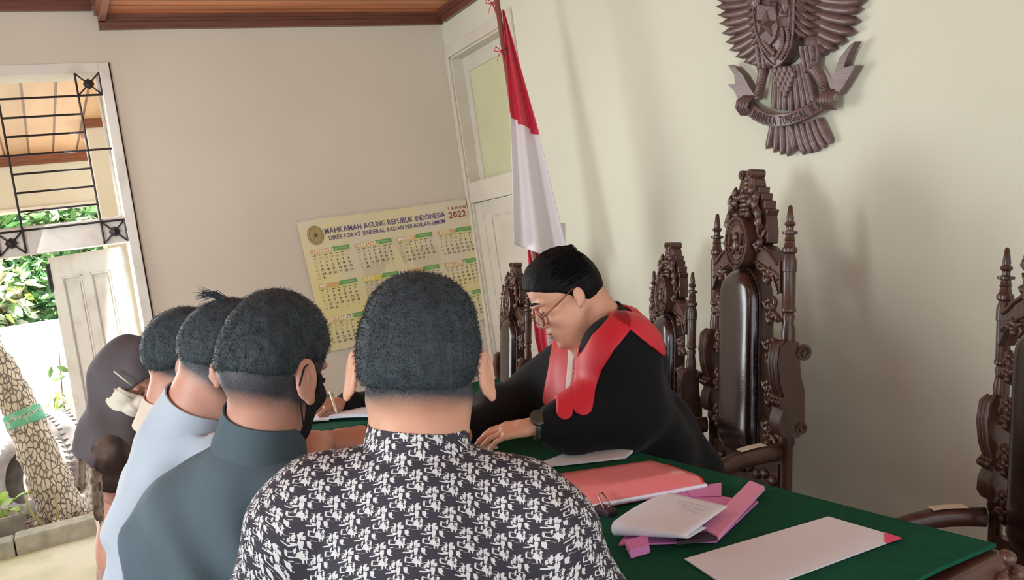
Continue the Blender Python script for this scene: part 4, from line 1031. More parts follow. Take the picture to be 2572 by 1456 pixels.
def caltext(s, u, v, size, m, name, align=0, bold=.012, width=None, parent=cal, gap=.09):
    b = MB(); text(b, s, size, lambda a, c: CM(u+a, v-c/HW, .0022), bold=bold, align=align, width=width, gap=gap); return b.build(name, m, parent=parent, fix=False)
caltext('MAHKAMAH AGUNG REPUBLIK INDONESIA', .135, .118, .042, m_vio, 'heading', width=.715)
caltext('DIREKTORAT JENDERAL BADAN PERADILAN UMUM', .150, .168, .033, m_vio, 'heading', width=.690)
caltext('TAHUN', .872, .070, .024, m_redp, 'year', gap=.42); caltext('2022', .872, .135, .050, m_redp, 'year', width=.11, bold=.02)
# seal
b = MB(); a = np.linspace(0, 2*math.pi, 33)[:-1]; cu, cv, ru = .082, .118, .044
b.add(np.concatenate([CM(cu+ru*np.cos(a), cv+ru*1.25/HW*np.sin(a)*.95, .0018), [CM(cu, cv, .0018)]]), [(i, (i+1) % 32, 32) for i in range(32)]); seal = b.build('seal', m_gold, parent=cal, fix=False)
b = MB()
for rr_ in (.043, .033): b.tube(CM(cu+rr_*np.cos(a), cv+rr_*1.19/HW*np.sin(a), .0022), .0008, 4, closed=True)
st_ = []
for k in range(10):
    q = math.radians(-90+36*k); r_ = .022 if k % 2 == 0 else .009; st_.append(CM(cu+r_*math.cos(q), cv+r_*1.19/HW*math.sin(q), .0022))
b.tube(np.array(st_), .0009, 4, closed=True); b.ell(CM(cu, cv, .003), (.006, .002, .009)); b.build('seal_ring', m_blk, parent=seal, fix=False)
# faint picture behind the months
b = MB()
for pts in ([(.42, .30), (.50, .20), (.56, .30), (.58, .62), (.60, 1), (.36, 1), (.38, .60)], [(.30, .42), (.40, .36), (.41, .78), (.28, .80)], [(.60, .33), (.76, .33), (.76, .52), (.60, .52)]):
    n = len(pts); b.add([CM(u, v, .0009) for u, v in pts], [tuple(range(n))])
b.build('printed_figure', m_pho, parent=cal, fix=False)
names = ['JANUARI', 'FEBRUARI', 'MARET', 'APRIL', 'MEI', 'JUNI', 'JULI', 'AGUSTUS', 'SEPTEMBER', 'OKTOBER', 'NOVEMBER', 'DESEMBER']
calendar.setfirstweekday(6)
cc = calendar.Calendar(6)
def quad(b, pts, d, mi=0): b.add([CM(u, v, d) for u, v in pts], [tuple(range(len(pts)))], mi)
for m_i in range(12):
    col, row = m_i % 4, m_i//4
    u0 = .035+col*.248; v0 = .225+row*.262; wB = .215
    b = MB()
    quad(b, [(u0, v0), (u0+wB*.56, v0), (u0+wB*.50, v0+.032), (u0, v0+.032)], .0015, 0)
    quad(b, [(u0+wB*.56, v0-.004), (u0+wB, v0-.004), (u0+wB, v0+.028), (u0+wB*.50, v0+.028)], .0016, 1)
    quad(b, [(u0, v0+.034), (u0+wB, v0+.034), (u0+wB, v0+.038), (u0, v0+.038)], .0015, 2)
    quad(b, [(u0+wB*.62, v0+.006), (u0+wB*.93, v0+.006), (u0+wB*.93, v0+.018), (u0+wB*.62, v0+.018)], .0018, 4)
    text(b, names[m_i], .026, lambda a_, c_: CM(u0+.008+a_, v0+.028-c_/HW, .0022), mi=3, bold=.03)
    mo = b.build('month_block', [m_or if m_i not in (5,) else m_scale, m_gr, m_yel, m_wh, mat('green_print_light', (140, 182, 118), .6)], parent=cal, fix=False)
    b = MB()
    for k in range(7): quad(b, [(u0+.006+k*.031, v0+.043), (u0+.024+k*.031, v0+.043), (u0+.024+k*.031, v0+.047), (u0+.006+k*.031, v0+.047)], .0018, 0)
    wks = cc.monthdatescalendar(2022, m_i+1)
    for r_, wk in enumerate(wks[:6]):
        for k, dt in enumerate(wk):
            if r_ > 4 and dt.month != m_i+1: continue
            text(b, str(dt.day), .0185, lambda a_, c_: CM(u0+.006+k*.031+a_, v0+.075+r_*.030-c_/HW, .002), mi=(1 if k == 0 or dt.month != m_i+1 else 0), bold=.012, gap=.06, res=1)
    b.build('day_numbers', [m_blk, m_gry], parent=mo, fix=False)
# ================= PEOPLE =================
m_skin_w = None
def skin_mat(name, rgb, rgb2, hair=(58, 66, 74)):
    m = mat(name, rgb, .5, vscale=14, rgb2=rgb2, bump=.12, bscale=220, sss=.12)
    nt = m.node_tree; N = nt.nodes; L = nt.links; p = N['Principled BSDF']
    at = N.new('ShaderNodeAttribute'); at.attribute_name = 'stubble'
    n = N.new('ShaderNodeTexNoise'); n.inputs['Scale'].default_value = 420; tc = N.new('ShaderNodeTexCoord'); L.new(tc.outputs['Object'], n.inputs['Vector'])
    mm = N.new('ShaderNodeMath'); mm.operation = 'MULTIPLY_ADD'; mm.inputs[1].default_value = .7; mm.inputs[2].default_value = -.35; L.new(n.outputs['Fac'], mm.inputs[0])
    ad = N.new('ShaderNodeMath'); ad.operation = 'ADD'; ad.use_clamp = True; L.new(at.outputs['Fac'], ad.inputs[0]); L.new(mm.outputs[0], ad.inputs[1])
    ml = N.new('ShaderNodeMath'); ml.operation = 'MULTIPLY'; ml.use_clamp = True; L.new(ad.outputs[0], ml.inputs[0]); L.new(at.outputs['Fac'], ml.inputs[1])
    old = p.inputs['Base Color'].links[0].from_socket
    mx = N.new('ShaderNodeMix'); mx.data_type = 'RGBA'; L.new(ml.outputs[0], mx.inputs['Factor']); L.new(old, mx.inputs['A']); mx.inputs['B'].default_value = lin(hair); L.new(mx.outputs['Result'], p.inputs['Base Color'])
    # lips attribute
    al = N.new('ShaderNodeAttribute'); al.attribute_name = 'lips'; mx2 = N.new('ShaderNodeMix'); mx2.data_type = 'RGBA'; L.new(al.outputs['Fac'], mx2.inputs['Factor']); L.new(mx.outputs['Result'], mx2.inputs['A']); mx2.inputs['B'].default_value = lin((150, 84, 76)); L.new(mx2.outputs['Result'], p.inputs['Base Color'])
    return m
m_skin = skin_mat('skin', (206, 160, 134), (192, 142, 118))
m_skin2 = skin_mat('skin_tan', (200, 154, 134), (188, 138, 120))
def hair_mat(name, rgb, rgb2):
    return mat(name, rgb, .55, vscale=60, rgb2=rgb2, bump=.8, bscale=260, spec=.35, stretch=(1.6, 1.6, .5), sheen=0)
m_hair = hair_mat('short_black_hair_hazed', (60, 73, 80), (38, 48, 55)); m_hairj = hair_mat('combed_black_hair', (20, 22, 24), (12, 14, 16)); m_hairj.node_tree.nodes['Principled BSDF'].inputs['Specular IOR Level'].default_value = .12  # m_hair: black hair, lifted and blued by lens haze put into the colour

class Head:
    """a head in its own frame: x right, y forward (nose), z up, origin between the ears"""
    def __init__(s, origin, fwd, up, scale=1.0, wide=1.0, ear_out=1.0, ear_size=1.0, face=True, jaw=1.0, ztop=1.0, back=1.0):
        s.o = np.asarray(origin, float); y = norm(fwd); z = norm(np.asarray(up)-y*(np.asarray(up)@y)); x = np.cross(y, z)
        s.B = np.stack([x, y, z], 1); s.k = scale; s.w = wide; s.eo = ear_out; s.es = ear_size; s.face = face; s.jaw = jaw; s.zt = ztop; s.bk = back
    def loc(s, P): q = (P-s.o)@s.B/s.k; q = q.copy(); q[..., 0] /= s.w; return q
    def wd(s, p): p = A(*p).copy(); p[0] *= s.w; return s.o+s.B@(p*s.k)
    def ear(s, q):
        d = None
        for sx in (-1, 1):
            al = math.radians(24*s.eo); R = rotm((0, 0, 1), -sx*al)@rotm((1, 0, 0), math.radians(12))
            c = A(sx*(.079+.006*s.eo), -.010, -.002)
            e1 = s_ell(q, c, A(.0065, .0185, .0325)*s.es, R)
            cv = s_ell(q, c+R@A(sx*.0065, .006, .004), A(.0062, .0105, .020)*s.es, R)
            e1 = smax(e1, -cv, .003)
            e1 = smin(e1, s_ell(q, c+R@A(0, .008, -.030*s.es), A(.005, .008, .010)*s.es, R), .005)
            e1 = smin(e1, s_ell(q, c+R@A(sx*.002, .002, -.002), A(.003, .004, .016)*s.es, R), .003)
            d = e1 if d is None else np.minimum(d, e1)
        return d
    def skull(s, q, off=0.0):
        z_ = q.copy(); z_[..., 2] = np.where(z_[..., 2] > .02, (z_[..., 2]-.02)/s.zt+.02, z_[..., 2])
        z_[..., 1] = np.where(z_[..., 1] < 0, z_[..., 1]/s.bk, z_[..., 1])
        d = s_ell(z_, (0, -.008, .035), (.0745+off, .094+off, .083+off))
        d = smin(d, s_ell(z_, (0, -.030, .010), (.068+off, .066+off, .068+off)), .02)
        d = smin(d, s_ell(z_, (0, .035, .045), (.064+off, .052+off, .060+off)), .02)
        return d
    def sdf(s, P):
        q = s.loc(P); d = s.skull(q)
        j = s.jaw
        d = smin(d, s_ell(q, (0, .030, -.045), (.057*j, .060, .058)), .022)
        d = smin(d, s_ell(q, (0, .062, -.075), (.034*j, .030, .030)), .025)       # chin block
        d = smin(d, s_cap(q, (.052*j, -.002, -.035), (.02, .066, -.088), .014, .013), .018); d = smin(d, s_cap(q, (-.052*j, -.002, -.035), (-.02, .066, -.088), .014, .013), .018)
        if s.face:
            d = smin(d, s_ell(q, (0, .086, -.094), (.016, .013, .012)), .012)
            for sx in (-1, 1):
                d = smin(d, s_ell(q, (sx*.040, .062, -.022), (.022, .022, .020)), .015)      # cheeks
                d = smin(d, s_cap(q, (sx*.012, .094, .030), (sx*.046, .078, .032), .007, .006), .010)   # brow
                d = smax(d, -s_ell(q, (sx*.031, .099, .012), (.017, .014, .010)), .010)       # sockets
                d = smin(d, s_ell(q, (sx*.031, .079, .011), (.0125, .0125, .0120)), .002)      # lids over eyes
            d = smin(d, s_cap(q, (0, .089, .022), (0, .105, -.016), .0065, .0095), .008)   # nose
            d = smin(d, s_ell(q, (0, .102, -.020), (.0115, .011, .010)), .006)
            for sx in (-1, 1): d = smin(d, s_ell(q, (sx*.0125, .099, -.024), (.007, .009, .007)), .005)
            d = smin(d, s_ell(q, (0, .088, -.052), (.026, .012, .020)), .012)              # muzzle
            d = smin(d, s_ell(q, (0, .0985, -.0475), (.021, .0075, .0050)), .004)
            d = smin(d, s_ell(q, (0, .0970, -.0590), (.018, .0080, .0058)), .004)
            d = smax(d, -s_ell(q, (0, .106, -.0530), (.022, .0085, .0012)), .002)
        d = smin(d, s.ear(q), .004)
        return d*s.k
    def lips(s, P):
        q = s.loc(P); return np.clip(1.2-np.linalg.norm((q-A(0, .100, -.0535))/A(.024, .016, .0125), axis=-1)**4, 0, 1)*(1. if s.face else 0.)

def hair_fn(H, off, zc, front=True, seed=0, rough=.0006, top=0.0):
    ys = [-.12, -.07, -.03, -.012, .006, .03, .06, .085, .11]
    def f(P):
        q = H.loc(P); d = H.skull(q, off)
        if top: d = smin(d, s_ell(q, (0, .005, .085), (.06, .075, .034+top)), .02)
        cut = np.interp(q[..., 1], ys, zc)-q[..., 2]
        d = smax(d, cut*.85, .010)
        d = d+wob(q, 260, rough, seed)+wob(q, 90, rough, seed+1)
        return d*H.k
    return f

# hands: wrist at the origin, y along the fingers, z out of the back of the hand, x towards the thumb*side
def hand_caps(o, fwd, back, side, curl, s=1.0, spread=.10, thumb=(.5, .3)):
    y = norm(fwd); z = norm(np.asarray(back)-y*(np.asarray(back)@y)); x = np.cross(y, z)*side
    B = np.stack([x, y, z], 1); W = lambda p: np.asarray(o)+B@(A(*p)*s)
    caps = []; palm = [((.026, .02, 0), (.030, .082, .004), .013, .0115), ((.008, .02, .002), (.009, .086, .006), .014, .0115), ((-.010, .02, .001), (-.011, .082, .005), .014, .011), ((-.024, .022, -.002), (-.028, .075, .001), .012, .0105), ((0, -.02, 0), (0, .03, 0), .024, .022)]
    for a, b, ra, rb in palm: caps.append((W(a), W(b), ra*s, rb*s))
    base = [(.030, .084, .004), (.010, .089, .006), (-.011, .084, .005), (-.029, .076, .001)]
    ln = [(.040, .024, .020), (.045, .028, .021), (.041, .026, .020), (.032, .020, .018)]
    rd = [.0088, .0090, .0086, .0078]; fingers = []
    for i in range(4):
        p = A(*base[i]); ang = 0; sp = spread*(1.5-i)*.6; c = curl[i] if hasattr(curl[i], '__len__') else (curl[i], curl[i]*1.1, curl[i]*.8); F = []
        for k in range(3):
            ang += c[k]; d = A(math.sin(sp)*math.cos(ang), math.cos(sp)*math.cos(ang), -math.sin(ang)); q = p+d*ln[i][k]
            F.append((W(p), W(q), rd[i]*s*(1-.09*k), rd[i]*s*(1-.09*(k+1)))); p = q
        fingers.append(F)
    p = A(.026, .022, -.006); a1, a2 = thumb; F = []
    for L, ra, rb, da in ((.042, .014, .011, 0), (.030, .0105, .0095, a2), (.024, .0095, .0075, a2)):
        a1 -= da*.6; d = norm(A(math.sin(a1), math.cos(a1), -.35-da)); q = p+d*L; F.append((W(p), W(q), ra*s, rb*s)); p = q
    fingers.append(F)
    return caps, fingers
def hand_mesh(mb, hd, extra=(), h=.0028):
    caps, fing = hd; allp = [c[0] for c in caps]+[c[1] for c in caps]+[q[1] for F in fing for q in F]+[e[1] for e in extra]+[e[0] for e in extra]
    def f(P):
        d = None
        for a, b, ra, rb in list(caps)+list(extra):
            e = s_cap(P, a, b, ra, rb); d = e if d is None else smin(d, e, .012)
        out = d
        for F in fing:
            e = None
            for a, b, ra, rb in F:
                g = s_cap(P, a, b, ra, rb); e = g if e is None else smin(e, g, .002)
            out = smin(out, e, .005)
        return out
    lo, hi = bounds(allp, .03); return sdf_mesh(mb, f, lo, hi, h)

def body_field(prims, k=.03):
    def f(P):
        d = None
        for p in prims:
            kk = k
            if p[0] == 'c': e = s_cap(P, p[1], p[2], p[3], p[4])
            else: e = s_ell(P, p[1], p[2], p[3] if len(p) > 3 else None)
            if p[0] == 'c' and len(p) > 5: kk = p[5]
            d = e if d is None else smin(d, e, kk)
        return d
    return f
def pm(px, D): return px*D/FOC
CB = np.stack([RIGHT, AWAY, UP], 1)              # ellipsoid axes: across, away, up
def pb(prims):
    pts = []; r = 0
    for p in prims:
        if p[0] == 'c': pts += [np.asarray(p[1])-max(p[3], p[4]), np.asarray(p[1])+max(p[3], p[4]), np.asarray(p[2])-max(p[3], p[4]), np.asarray(p[2])+max(p[3], p[4])]
        else: m_ = max(p[2]); pts += [np.asarray(p[1])-m_, np.asarray(p[1])+m_]
    return np.min(pts, 0)-.04, np.max(pts, 0)+.04
class Join(MB):
    pass
def finish_body(parent, mb, mats_, attrs, name='body'):
    return mb.build(name, mats_, parent=parent, smooth=True, attr=attrs, fix=False)

def person(label, cat, base, name='person', group=None):
    return thing(name, label, cat, base, group)
def make_body(t, head, neck, torso, limbs, hands=(), skin=None, stub=None, hr=.0032, br=.011):
    """one body mesh: fine head and hands, coarser trunk and limbs"""
    mb = MB(); st = []; lp = []
    nk = body_field(neck, .02)
    hc = head.o
    def hf(P): return smin(head.sdf(P), nk(P), .018)
    r_ = .15*head.k
    pts = [p[1] for p in neck]+[p[2] for p in neck if p[0] == 'c']; lo = np.minimum(hc-r_, np.min(pts, 0)-.07); hi = np.maximum(hc+r_, np.max(pts, 0)+.07)
    P = sdf_mesh(mb, hf, lo, hi, hr); st.append(stub(head.loc(P)) if stub else np.zeros(len(P))); lp.append(head.lips(P))
    f = body_field(torso+limbs); lo, hi = pb(torso+limbs); P = sdf_mesh(mb, f, lo, hi, br); st.append(np.zeros(len(P))); lp.append(np.zeros(len(P)))
    for h in hands: P = hand_mesh(mb, *h); st.append(np.zeros(len(P))); lp.append(np.zeros(len(P)))
    return mb.build('body', skin, parent=t, smooth=True, attr={'stubble': np.concatenate(st), 'lips': np.concatenate(lp)}, fix=False)
def make_hair(t, fn, head, m, r=.135, h=.0034, top=.03, name='hair', blades=0, blen=.008, seed=1, zmin=-.2):
    mb = MB(); P = sdf_mesh(mb, fn, head.o-r, head.o+r, h)
    if blades:                       # short standing hairs over the cap
        rs = np.random.RandomState(seed); idx = rs.choice(len(P), blades); B = P[idx]+rs.randn(blades, 3)*.0015; q = head.loc(B)
        nrm = (B-head.o-head.B@A(0, -.01, .02)); nrm /= np.linalg.norm(nrm, axis=1)[:, None]
        d = nrm*.55-head.B[:, 2]*.5+rs.randn(blades, 3)*.28; d /= np.linalg.norm(d, axis=1)[:, None]; L = blen*(.5+rs.rand(blades))[:, None]
        s_ = np.cross(d, rs.randn(blades, 3)); s_ /= np.linalg.norm(s_, axis=1)[:, None]; wd = .0005
        V = np.stack([B-s_*wd, B+s_*wd, B+d*L], 1).reshape(-1, 3); F = [(3*i, 3*i+1, 3*i+2) for i in range(blades)]; mb.add(V, F)
    return mb.build(name, m, parent=t, smooth=True, fix=False)
def garment(t, fn, lo, hi, h, m, name, pat=None, parent=None):
    mb = MB(); P = sdf_mesh(mb, fn, lo, hi, h); at = {'pat': pat(P)} if pat else None
    return mb.build(name, m, parent=parent or t, smooth=True, attr=at, fix=False)
def legs(x, y, top, hipw=.10, r=.085, fwd=(0, 1), foot=True, z0=0.0):
    f = A(fwd[0], fwd[1], 0); s_ = A(f[1], -f[0], 0); P = []
    for sx in (-1, 1):
        hp = A(x, y, top)+s_*sx*hipw; kn = A(x, y, .48*(top/.88)+z0*.5)+s_*sx*hipw*.95+f*.02; an = A(x, y, .09+z0)+s_*sx*hipw*.9
        P += [('c', hp, kn, r, r*.68), ('c', kn, an, r*.66, r*.45), ('c', A(an[0], an[1], z0+.045), A(an[0], an[1], z0+.04)+f*.16, .042, .035)]
    return P

def shirt_pattern_mat():
    m = bpy.data.materials.new('black_white_tweed_print'); m.use_nodes = True; nt = m.node_tree; N = nt.nodes; L = nt.links; p = N['Principled BSDF']
    p.inputs['Roughness'].default_value = .8
    at = N.new('ShaderNodeAttribute'); at.attribute_name = 'pat'
    sx = N.new('ShaderNodeSeparateXYZ'); L.new(at.outputs['Vector'], sx.inputs[0])
    def math_(op, a, b=None, c=None, clamp=False):
        n = N.new('ShaderNodeMath'); n.operation = op; n.use_clamp = clamp
        for i, v in enumerate((a, b, c)):
            if v is None: continue
            if isinstance(v, (int, float)): n.inputs[i].default_value = v
            else: L.new(v, n.inputs[i])
        return n.outputs[0]
    U, V = sx.outputs[0], sx.outputs[1]
    TU, TV = .042, .0255
    v1 = math_('DIVIDE', V, TV); row = math_('FLOOR', v1); fv = math_('FRACT', v1)
    u1 = math_('ADD', math_('DIVIDE', U, TU), math_('MULTIPLY', row, .5)); fu = math_('FRACT', u1)
    half = math_('FRACT', math_('MULTIPLY', row, .5)); 
    def noise(su, sv, off):
        cb = N.new('ShaderNodeCombineXYZ'); L.new(math_('MULTIPLY', fu, su), cb.inputs[0]); L.new(math_('MULTIPLY', fv, sv), cb.inputs[1]); cb.inputs[2].default_value = off
        n = N.new('ShaderNodeTexNoise'); n.inputs['Scale'].default_value = 1; n.inputs['Detail'].default_value = 2.5; n.inputs['Distortion'].default_value = .25; L.new(cb.outputs[0], n.inputs['Vector']); return n.outputs['Fac']
    nv = noise(9, 2.2, 3.3); nh = noise(2.4, 7.5, 8.1)
    a = math_('GREATER_THAN', nv, .55); b = math_('GREATER_THAN', nh, .565)
    # per-tile zones: one dark corner, the rest strokes
    dk = math_('MULTIPLY', math_('GREATER_THAN', fu, .70), math_('GREATER_THAN', fv, .42))
    w_ = math_('MAXIMUM', math_('MULTIPLY', a, math_('GREATER_THAN', fu, .06)), math_('MULTIPLY', b, math_('LESS_THAN', fv, .9)))
    w_ = math_('MULTIPLY', w_, math_('SUBTRACT', 1.0, dk))
    fine = N.new('ShaderNodeTexNoise'); fine.inputs['Scale'].default_value = 900; L.new(at.outputs['Vector'], fine.inputs['Vector'])
    w_ = math_('MULTIPLY', w_, math_('ADD', math_('MULTIPLY', fine.outputs['Fac'], .4), .75), clamp=True)
    mx = N.new('ShaderNodeMix'); mx.data_type = 'RGBA'; L.new(w_, mx.inputs['Factor']); mx.inputs['A'].default_value = lin((46, 44, 56)); mx.inputs['B'].default_value = lin((206, 210, 212)); L.new(mx.outputs['Result'], p.inputs['Base Color'])
    return m

def on_neck(nk, t): return nk[1]+(nk[2]-nk[1])*t
def hole(P, nk, y0, L, r):
    ax = norm(nk[1]-nk[2]); q = P-y0; t_ = q@ax; rad = np.linalg.norm(q-t_[..., None]*ax, axis=-1); return -np.maximum(rad-r, t_-(L-.014))
# ---------- 1: the man in the black and white shirt, seen from behind
D1 = 1.12
def c1(x, y, dz=0): return cp(x, y, D1+dz)
man = person('man seen from behind in a black and white tweed-print shirt, centre foreground', 'person', (c1(1070, 1300)[0], c1(1070, 1300)[1], 0))
H1 = Head(c1(1054, 935, .03), cdir(.0, -.16, 1), cdir(0, 1, .16), 1.02, wide=1.0, ear_out=1.35, ear_size=.97, ztop=1.07)
tor = [('e', c1(1068, 1360, .05), (.160, .105, .108), CB), ('e', c1(1072, 1560, .06), (.150, .10, .20), CB),
       ('c', c1(1010, 1195, .03), c1(800, 1262, .03), .040, .044), ('c', c1(800, 1262, .03), c1(742, 1316, .03), .042, .045), ('c', c1(1110, 1197, .03), c1(1310, 1262, .03), .040, .044), ('c', c1(1310, 1262, .03), c1(1378, 1332, .03), .042, .045),
       ('c', c1(1055, 1245, .02), c1(1065, 1320, .03), .062, .09)]
arms = [('c', c1(738, 1330, .03), c1(662, 1560, .06), .047, .047), ('c', c1(662, 1560, .06), c1(740, 1760, .22), .043, .030), ('c', c1(1384, 1345, .03), c1(1484, 1540, .05), .047, .047), ('c', c1(1478, 1540, .05), c1(1330, 1500, .30), .041, .030)]
ctr = c1(1070, 1560, .06)
lg = [('e', A(ctr[0], ctr[1], .93), (.16, .11, .12))]+legs(ctr[0], ctr[1], .88, fwd=(.4, .917))
lg += [('c', c1(1072, 1600, .06), A(ctr[0], ctr[1], .98), .125, .13)]
hp_ = c1(1330, 1500, .30); h1 = hand_caps(hp_, cdir(-.3, -.1, 1), UP, 1, (.3, .35, .4, .45)); h1b = hand_caps(c1(740, 1760, .22), cdir(.3, -.5, 1), RIGHT*-1+UP*.3, -1, (.3, .35, .4, .45))
neck1 = [('c', c1(1048, 1140, .035), c1(1054, 985, .03), .0655, .0650), ('c', c1(1010, 1080, .03), c1(1025, 1000, .03), .028, .028), ('c', c1(1100, 1080, .03), c1(1090, 1000, .03), .034, .030)]
def stub1(q): 
    z = q[..., 2]; return np.clip(1.0-(-.030-z)/.032, 0, 1)*(q[..., 1] < .06)*(z < .1)*np.clip((.0745-np.abs(q[..., 0]))/.004, 0, 1)
make_body(man, H1, neck1, tor, arms+lg, [(h1,), (h1b,)], m_skin, stub1)
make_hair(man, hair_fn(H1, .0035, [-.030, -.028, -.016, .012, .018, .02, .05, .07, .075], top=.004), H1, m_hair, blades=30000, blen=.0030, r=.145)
m_print = shirt_pattern_mat()
def pat1(P):
    q = (P-c1(1070, 1250))@np.stack([RIGHT, AWAY, UP], 1); v = q[:, 2]+q[:, 1]*.8
    # sleeves: the print turns with the arm
    return np.stack([q[:, 0]*np.where(np.abs(q[:, 0]) < .19, 1, 1)+np.sign(q[:, 0])*.45*q[:, 1]*np.clip((np.abs(q[:, 0])-.15)/.05, 0, 1), v+(-np.clip(np.abs(q[:, 0])-.17, 0, 1)*.8), q[:, 1]*0], 1)
bf1 = body_field(tor+arms[:1]+arms[2:3]+[('c', arms[1][1], arms[1][1]*.6+arms[1][2]*.4, .043, .040), ('c', arms[3][1], arms[3][1]*.6+arms[3][2]*.4, .041, .039), ('c', c1(1072, 1600, .06), A(ctr[0], ctr[1], .98), .125, .13)], .035)
nkc = c1(1054, 1000, .03); nax = norm(c1(1056, 1150, .035)-nkc)
def shirt1(P):
    d = bf1(P)-.013-wob(P, 14, .0035, 3)-wob(P, 45, .0012, 4)
    d = smax(d, hole(P, neck1[0], on_neck(neck1[0], .50), .040, .081), .004)      # neck opening
    q2 = (P-c1(1070, 1250))@CB
    # yoke seam and shoulder seams
    d = d+.0018*np.exp(-((q2[..., 2]-(-.055))/.0022)**2)*(q2[..., 1] < .1)
    return d
lo, hi = pb(tor+arms); lo[2] = max(lo[2], .86)
sh1 = garment(man, shirt1, lo-.02, hi+.02, .0052, m_print, 'shirt', pat1)
def collar(t, nk, r0, r1, L, y0, m, parent, pat=None, name='collar', th=.0035, seg=56, seed=0):
    ax = norm(nk[1]-nk[2]); a1 = norm(np.cross(ax, (.3, .1, .9))); a2 = np.cross(ax, a1); L2 = L*1.55; rows = []
    prof = [(t_, r0+(r1-r0)*t_**1.25) for t_ in np.linspace(0, 1, 9)]
    for t_, r in prof+[(t_, r-th) for t_, r in prof[::-1]]+[prof[0]]:
        rows.append([y0+ax*(L2*t_+.0012*math.sin(3*k*2*math.pi/seg+seed))+(a1*math.cos(k*2*math.pi/seg)+a2*math.sin(k*2*math.pi/seg))*(r*(1+.012*math.sin(2*k*2*math.pi/seg+seed))) for k in range(seg+1)])
    G = np.array(rows); b = MB(); b.grid(G)
    return b.build(name, m, parent=parent, smooth=True, sharp=50, attr={'pat': pat(G.reshape(-1, 3))} if pat else None)
K1 = neck1[0]; y1c = on_neck(K1, .50)
collar(man, K1, .0675, .080, .040, y1c, m_print, sh1, pat1)
m_trou = mat('dark_trousers', (50, 50, 58), .85, var=.2, bump=.2)
tf = body_field([('e', A(ctr[0], ctr[1], .93), (.165, .115, .13))]+[p for p in lg[1:] if not (p[0] == 'c' and p[3] == .042)][:4], .03)
garment(man, lambda P: np.maximum(tf(P)-.012, .08-P[..., 2]), *pb([p for p in lg if p[0] == 'c' and p[3] < .1]+[lg[0]]), .012, m_trou, 'trousers')
m_shoe = mat('black_leather_shoe', (30, 28, 30), .35)
def shoes(t, x, y, hipw, fwd, z0=0.0):
    f = A(fwd[0], fwd[1], 0); s_ = A(f[1], -f[0], 0)
    for sx in (-1, 1):
        an = A(x, y, z0)+s_*sx*hipw*.9; g = lambda P, an=an: np.maximum(smin(s_cap(P, an+A(0, 0, .05)-f*.03, an+A(0, 0, .045)+f*.17, .052, .043), s_cap(P, an+A(0, 0, .05), an+A(0, 0, .09), .05, .045), .02), z0+.002-P[..., 2])
        garment(t, g, an-.16+A(0, 0, .13), an+A(.26, .26, .18), .009, m_shoe, 'shoe')
shoes(man, ctr[0], ctr[1], .10, (.4, .917))
CF = lambda D0: (lambda x, y, dz=0: cp(x, y, D0+dz))
def neck_hole(P, top, bot, r, depth):
    ax = norm(bot-top); q = P-top; t_ = q@ax; rad = np.linalg.norm(q-t_[..., None]*ax, axis=-1); return -np.maximum(rad-r, t_-depth)
def std_stub(q, z0=-.045, w=.03, side=.069):
    z = q[..., 2]; return np.clip(1.0-(z0-z)/w, 0, 1)*(q[..., 1] < .055)*(z < .12)*np.clip((.0755-np.abs(q[..., 0]))/.004, 0, 1)
def lower(t, x, y, fwd, m=None, top=.93, shoe=True, z0=0.0):
    lg = [('e', A(x, y, top), (.155, .11, .12))]+legs(x, y, top-.05, fwd=fwd, z0=z0)
    g = body_field([lg[0]]+[p for p in lg[1:] if p[3] != .042], .03)
    lo, hi = pb(lg); garment(t, lambda P: np.maximum(g(P)-.012, z0+.08-P[..., 2]), lo, hi, .013, m or m_trou, 'trousers')
    shoes(t, x, y, .10, fwd, z0)
    return lg

# ---------- 2: man in the dark teal shirt, black mask strap round the ear
D2 = 1.45; c2 = CF(D2)
m_teal = mat('dark_teal_cotton_hazed', (80, 99, 110), .85, vscale=6, rgb2=(70, 88, 99), bump=.25, bscale=500)  # dark teal cloth, lightened with lens haze painted into its colour
man = person('man in a dark teal shirt with short faded hair, wearing a black face mask', 'person', (c2(600, 1300)[0], c2(600, 1300)[1], 0))
H2 = Head(c2(680, 940, .03), cdir(.42, -.24, .88), cdir(.10, 1, .10), 1.02, ear_out=.85, ear_size=1.08, ztop=1.18, back=1.0)
neck2 = [('c', c2(650, 1140, .065), c2(672, 985, .03), .0650, .0625), ('c', c2(664, 1100, .05), c2(690, 990, .03), .050, .052)]
tor = [('e', c2(600, 1350, .10), (.168, .11, .145), CB), ('e', c2(590, 1600, .12), (.155, .105, .20), CB), ('c', c2(625, 1185, .06), c2(428, 1315, .13), .045, .050), ('c', c2(650, 1185, .05), c2(800, 1285, .03), .045, .050), ('c', c2(635, 1210, .06), c2(610, 1320, .08), .068, .10)]
arms = [('c', c2(414, 1325, .13), c2(395, 1540, .18), .053, .049), ('c', c2(395, 1540, .18), c2(520, 1620, .45), .043, .030), ('c', c2(806, 1295, .03), c2(800, 1330, .27), .047, .044), ('c', c2(800, 1330, .27), c2(785, 1125, .48), .042, .033), ('c', c2(785, 1125, .48), c2(822, 1108, .55), .032, .027)]
ctr = c2(600, 1600, .12)
lg = lower(man, ctr[0], ctr[1], (.45, .89))
lg.append(('c', c2(592, 1640, .12), A(ctr[0], ctr[1], .98), .12, .125))
ha = hand_caps(c2(822, 1108, .55), cdir(1, .05, .25), UP*.9-AWAY*.4, -1, (.75, .8, .85, .9), thumb=(.4, .3)); hb = hand_caps(c2(520, 1620, .45), cdir(.6, -.2, .8), UP, -1, (.4, .4, .5, .5))
make_body(man, H2, neck2, tor, arms+lg, [(ha,), (hb,)], m_skin2, lambda q: std_stub(q, -.035, .045))
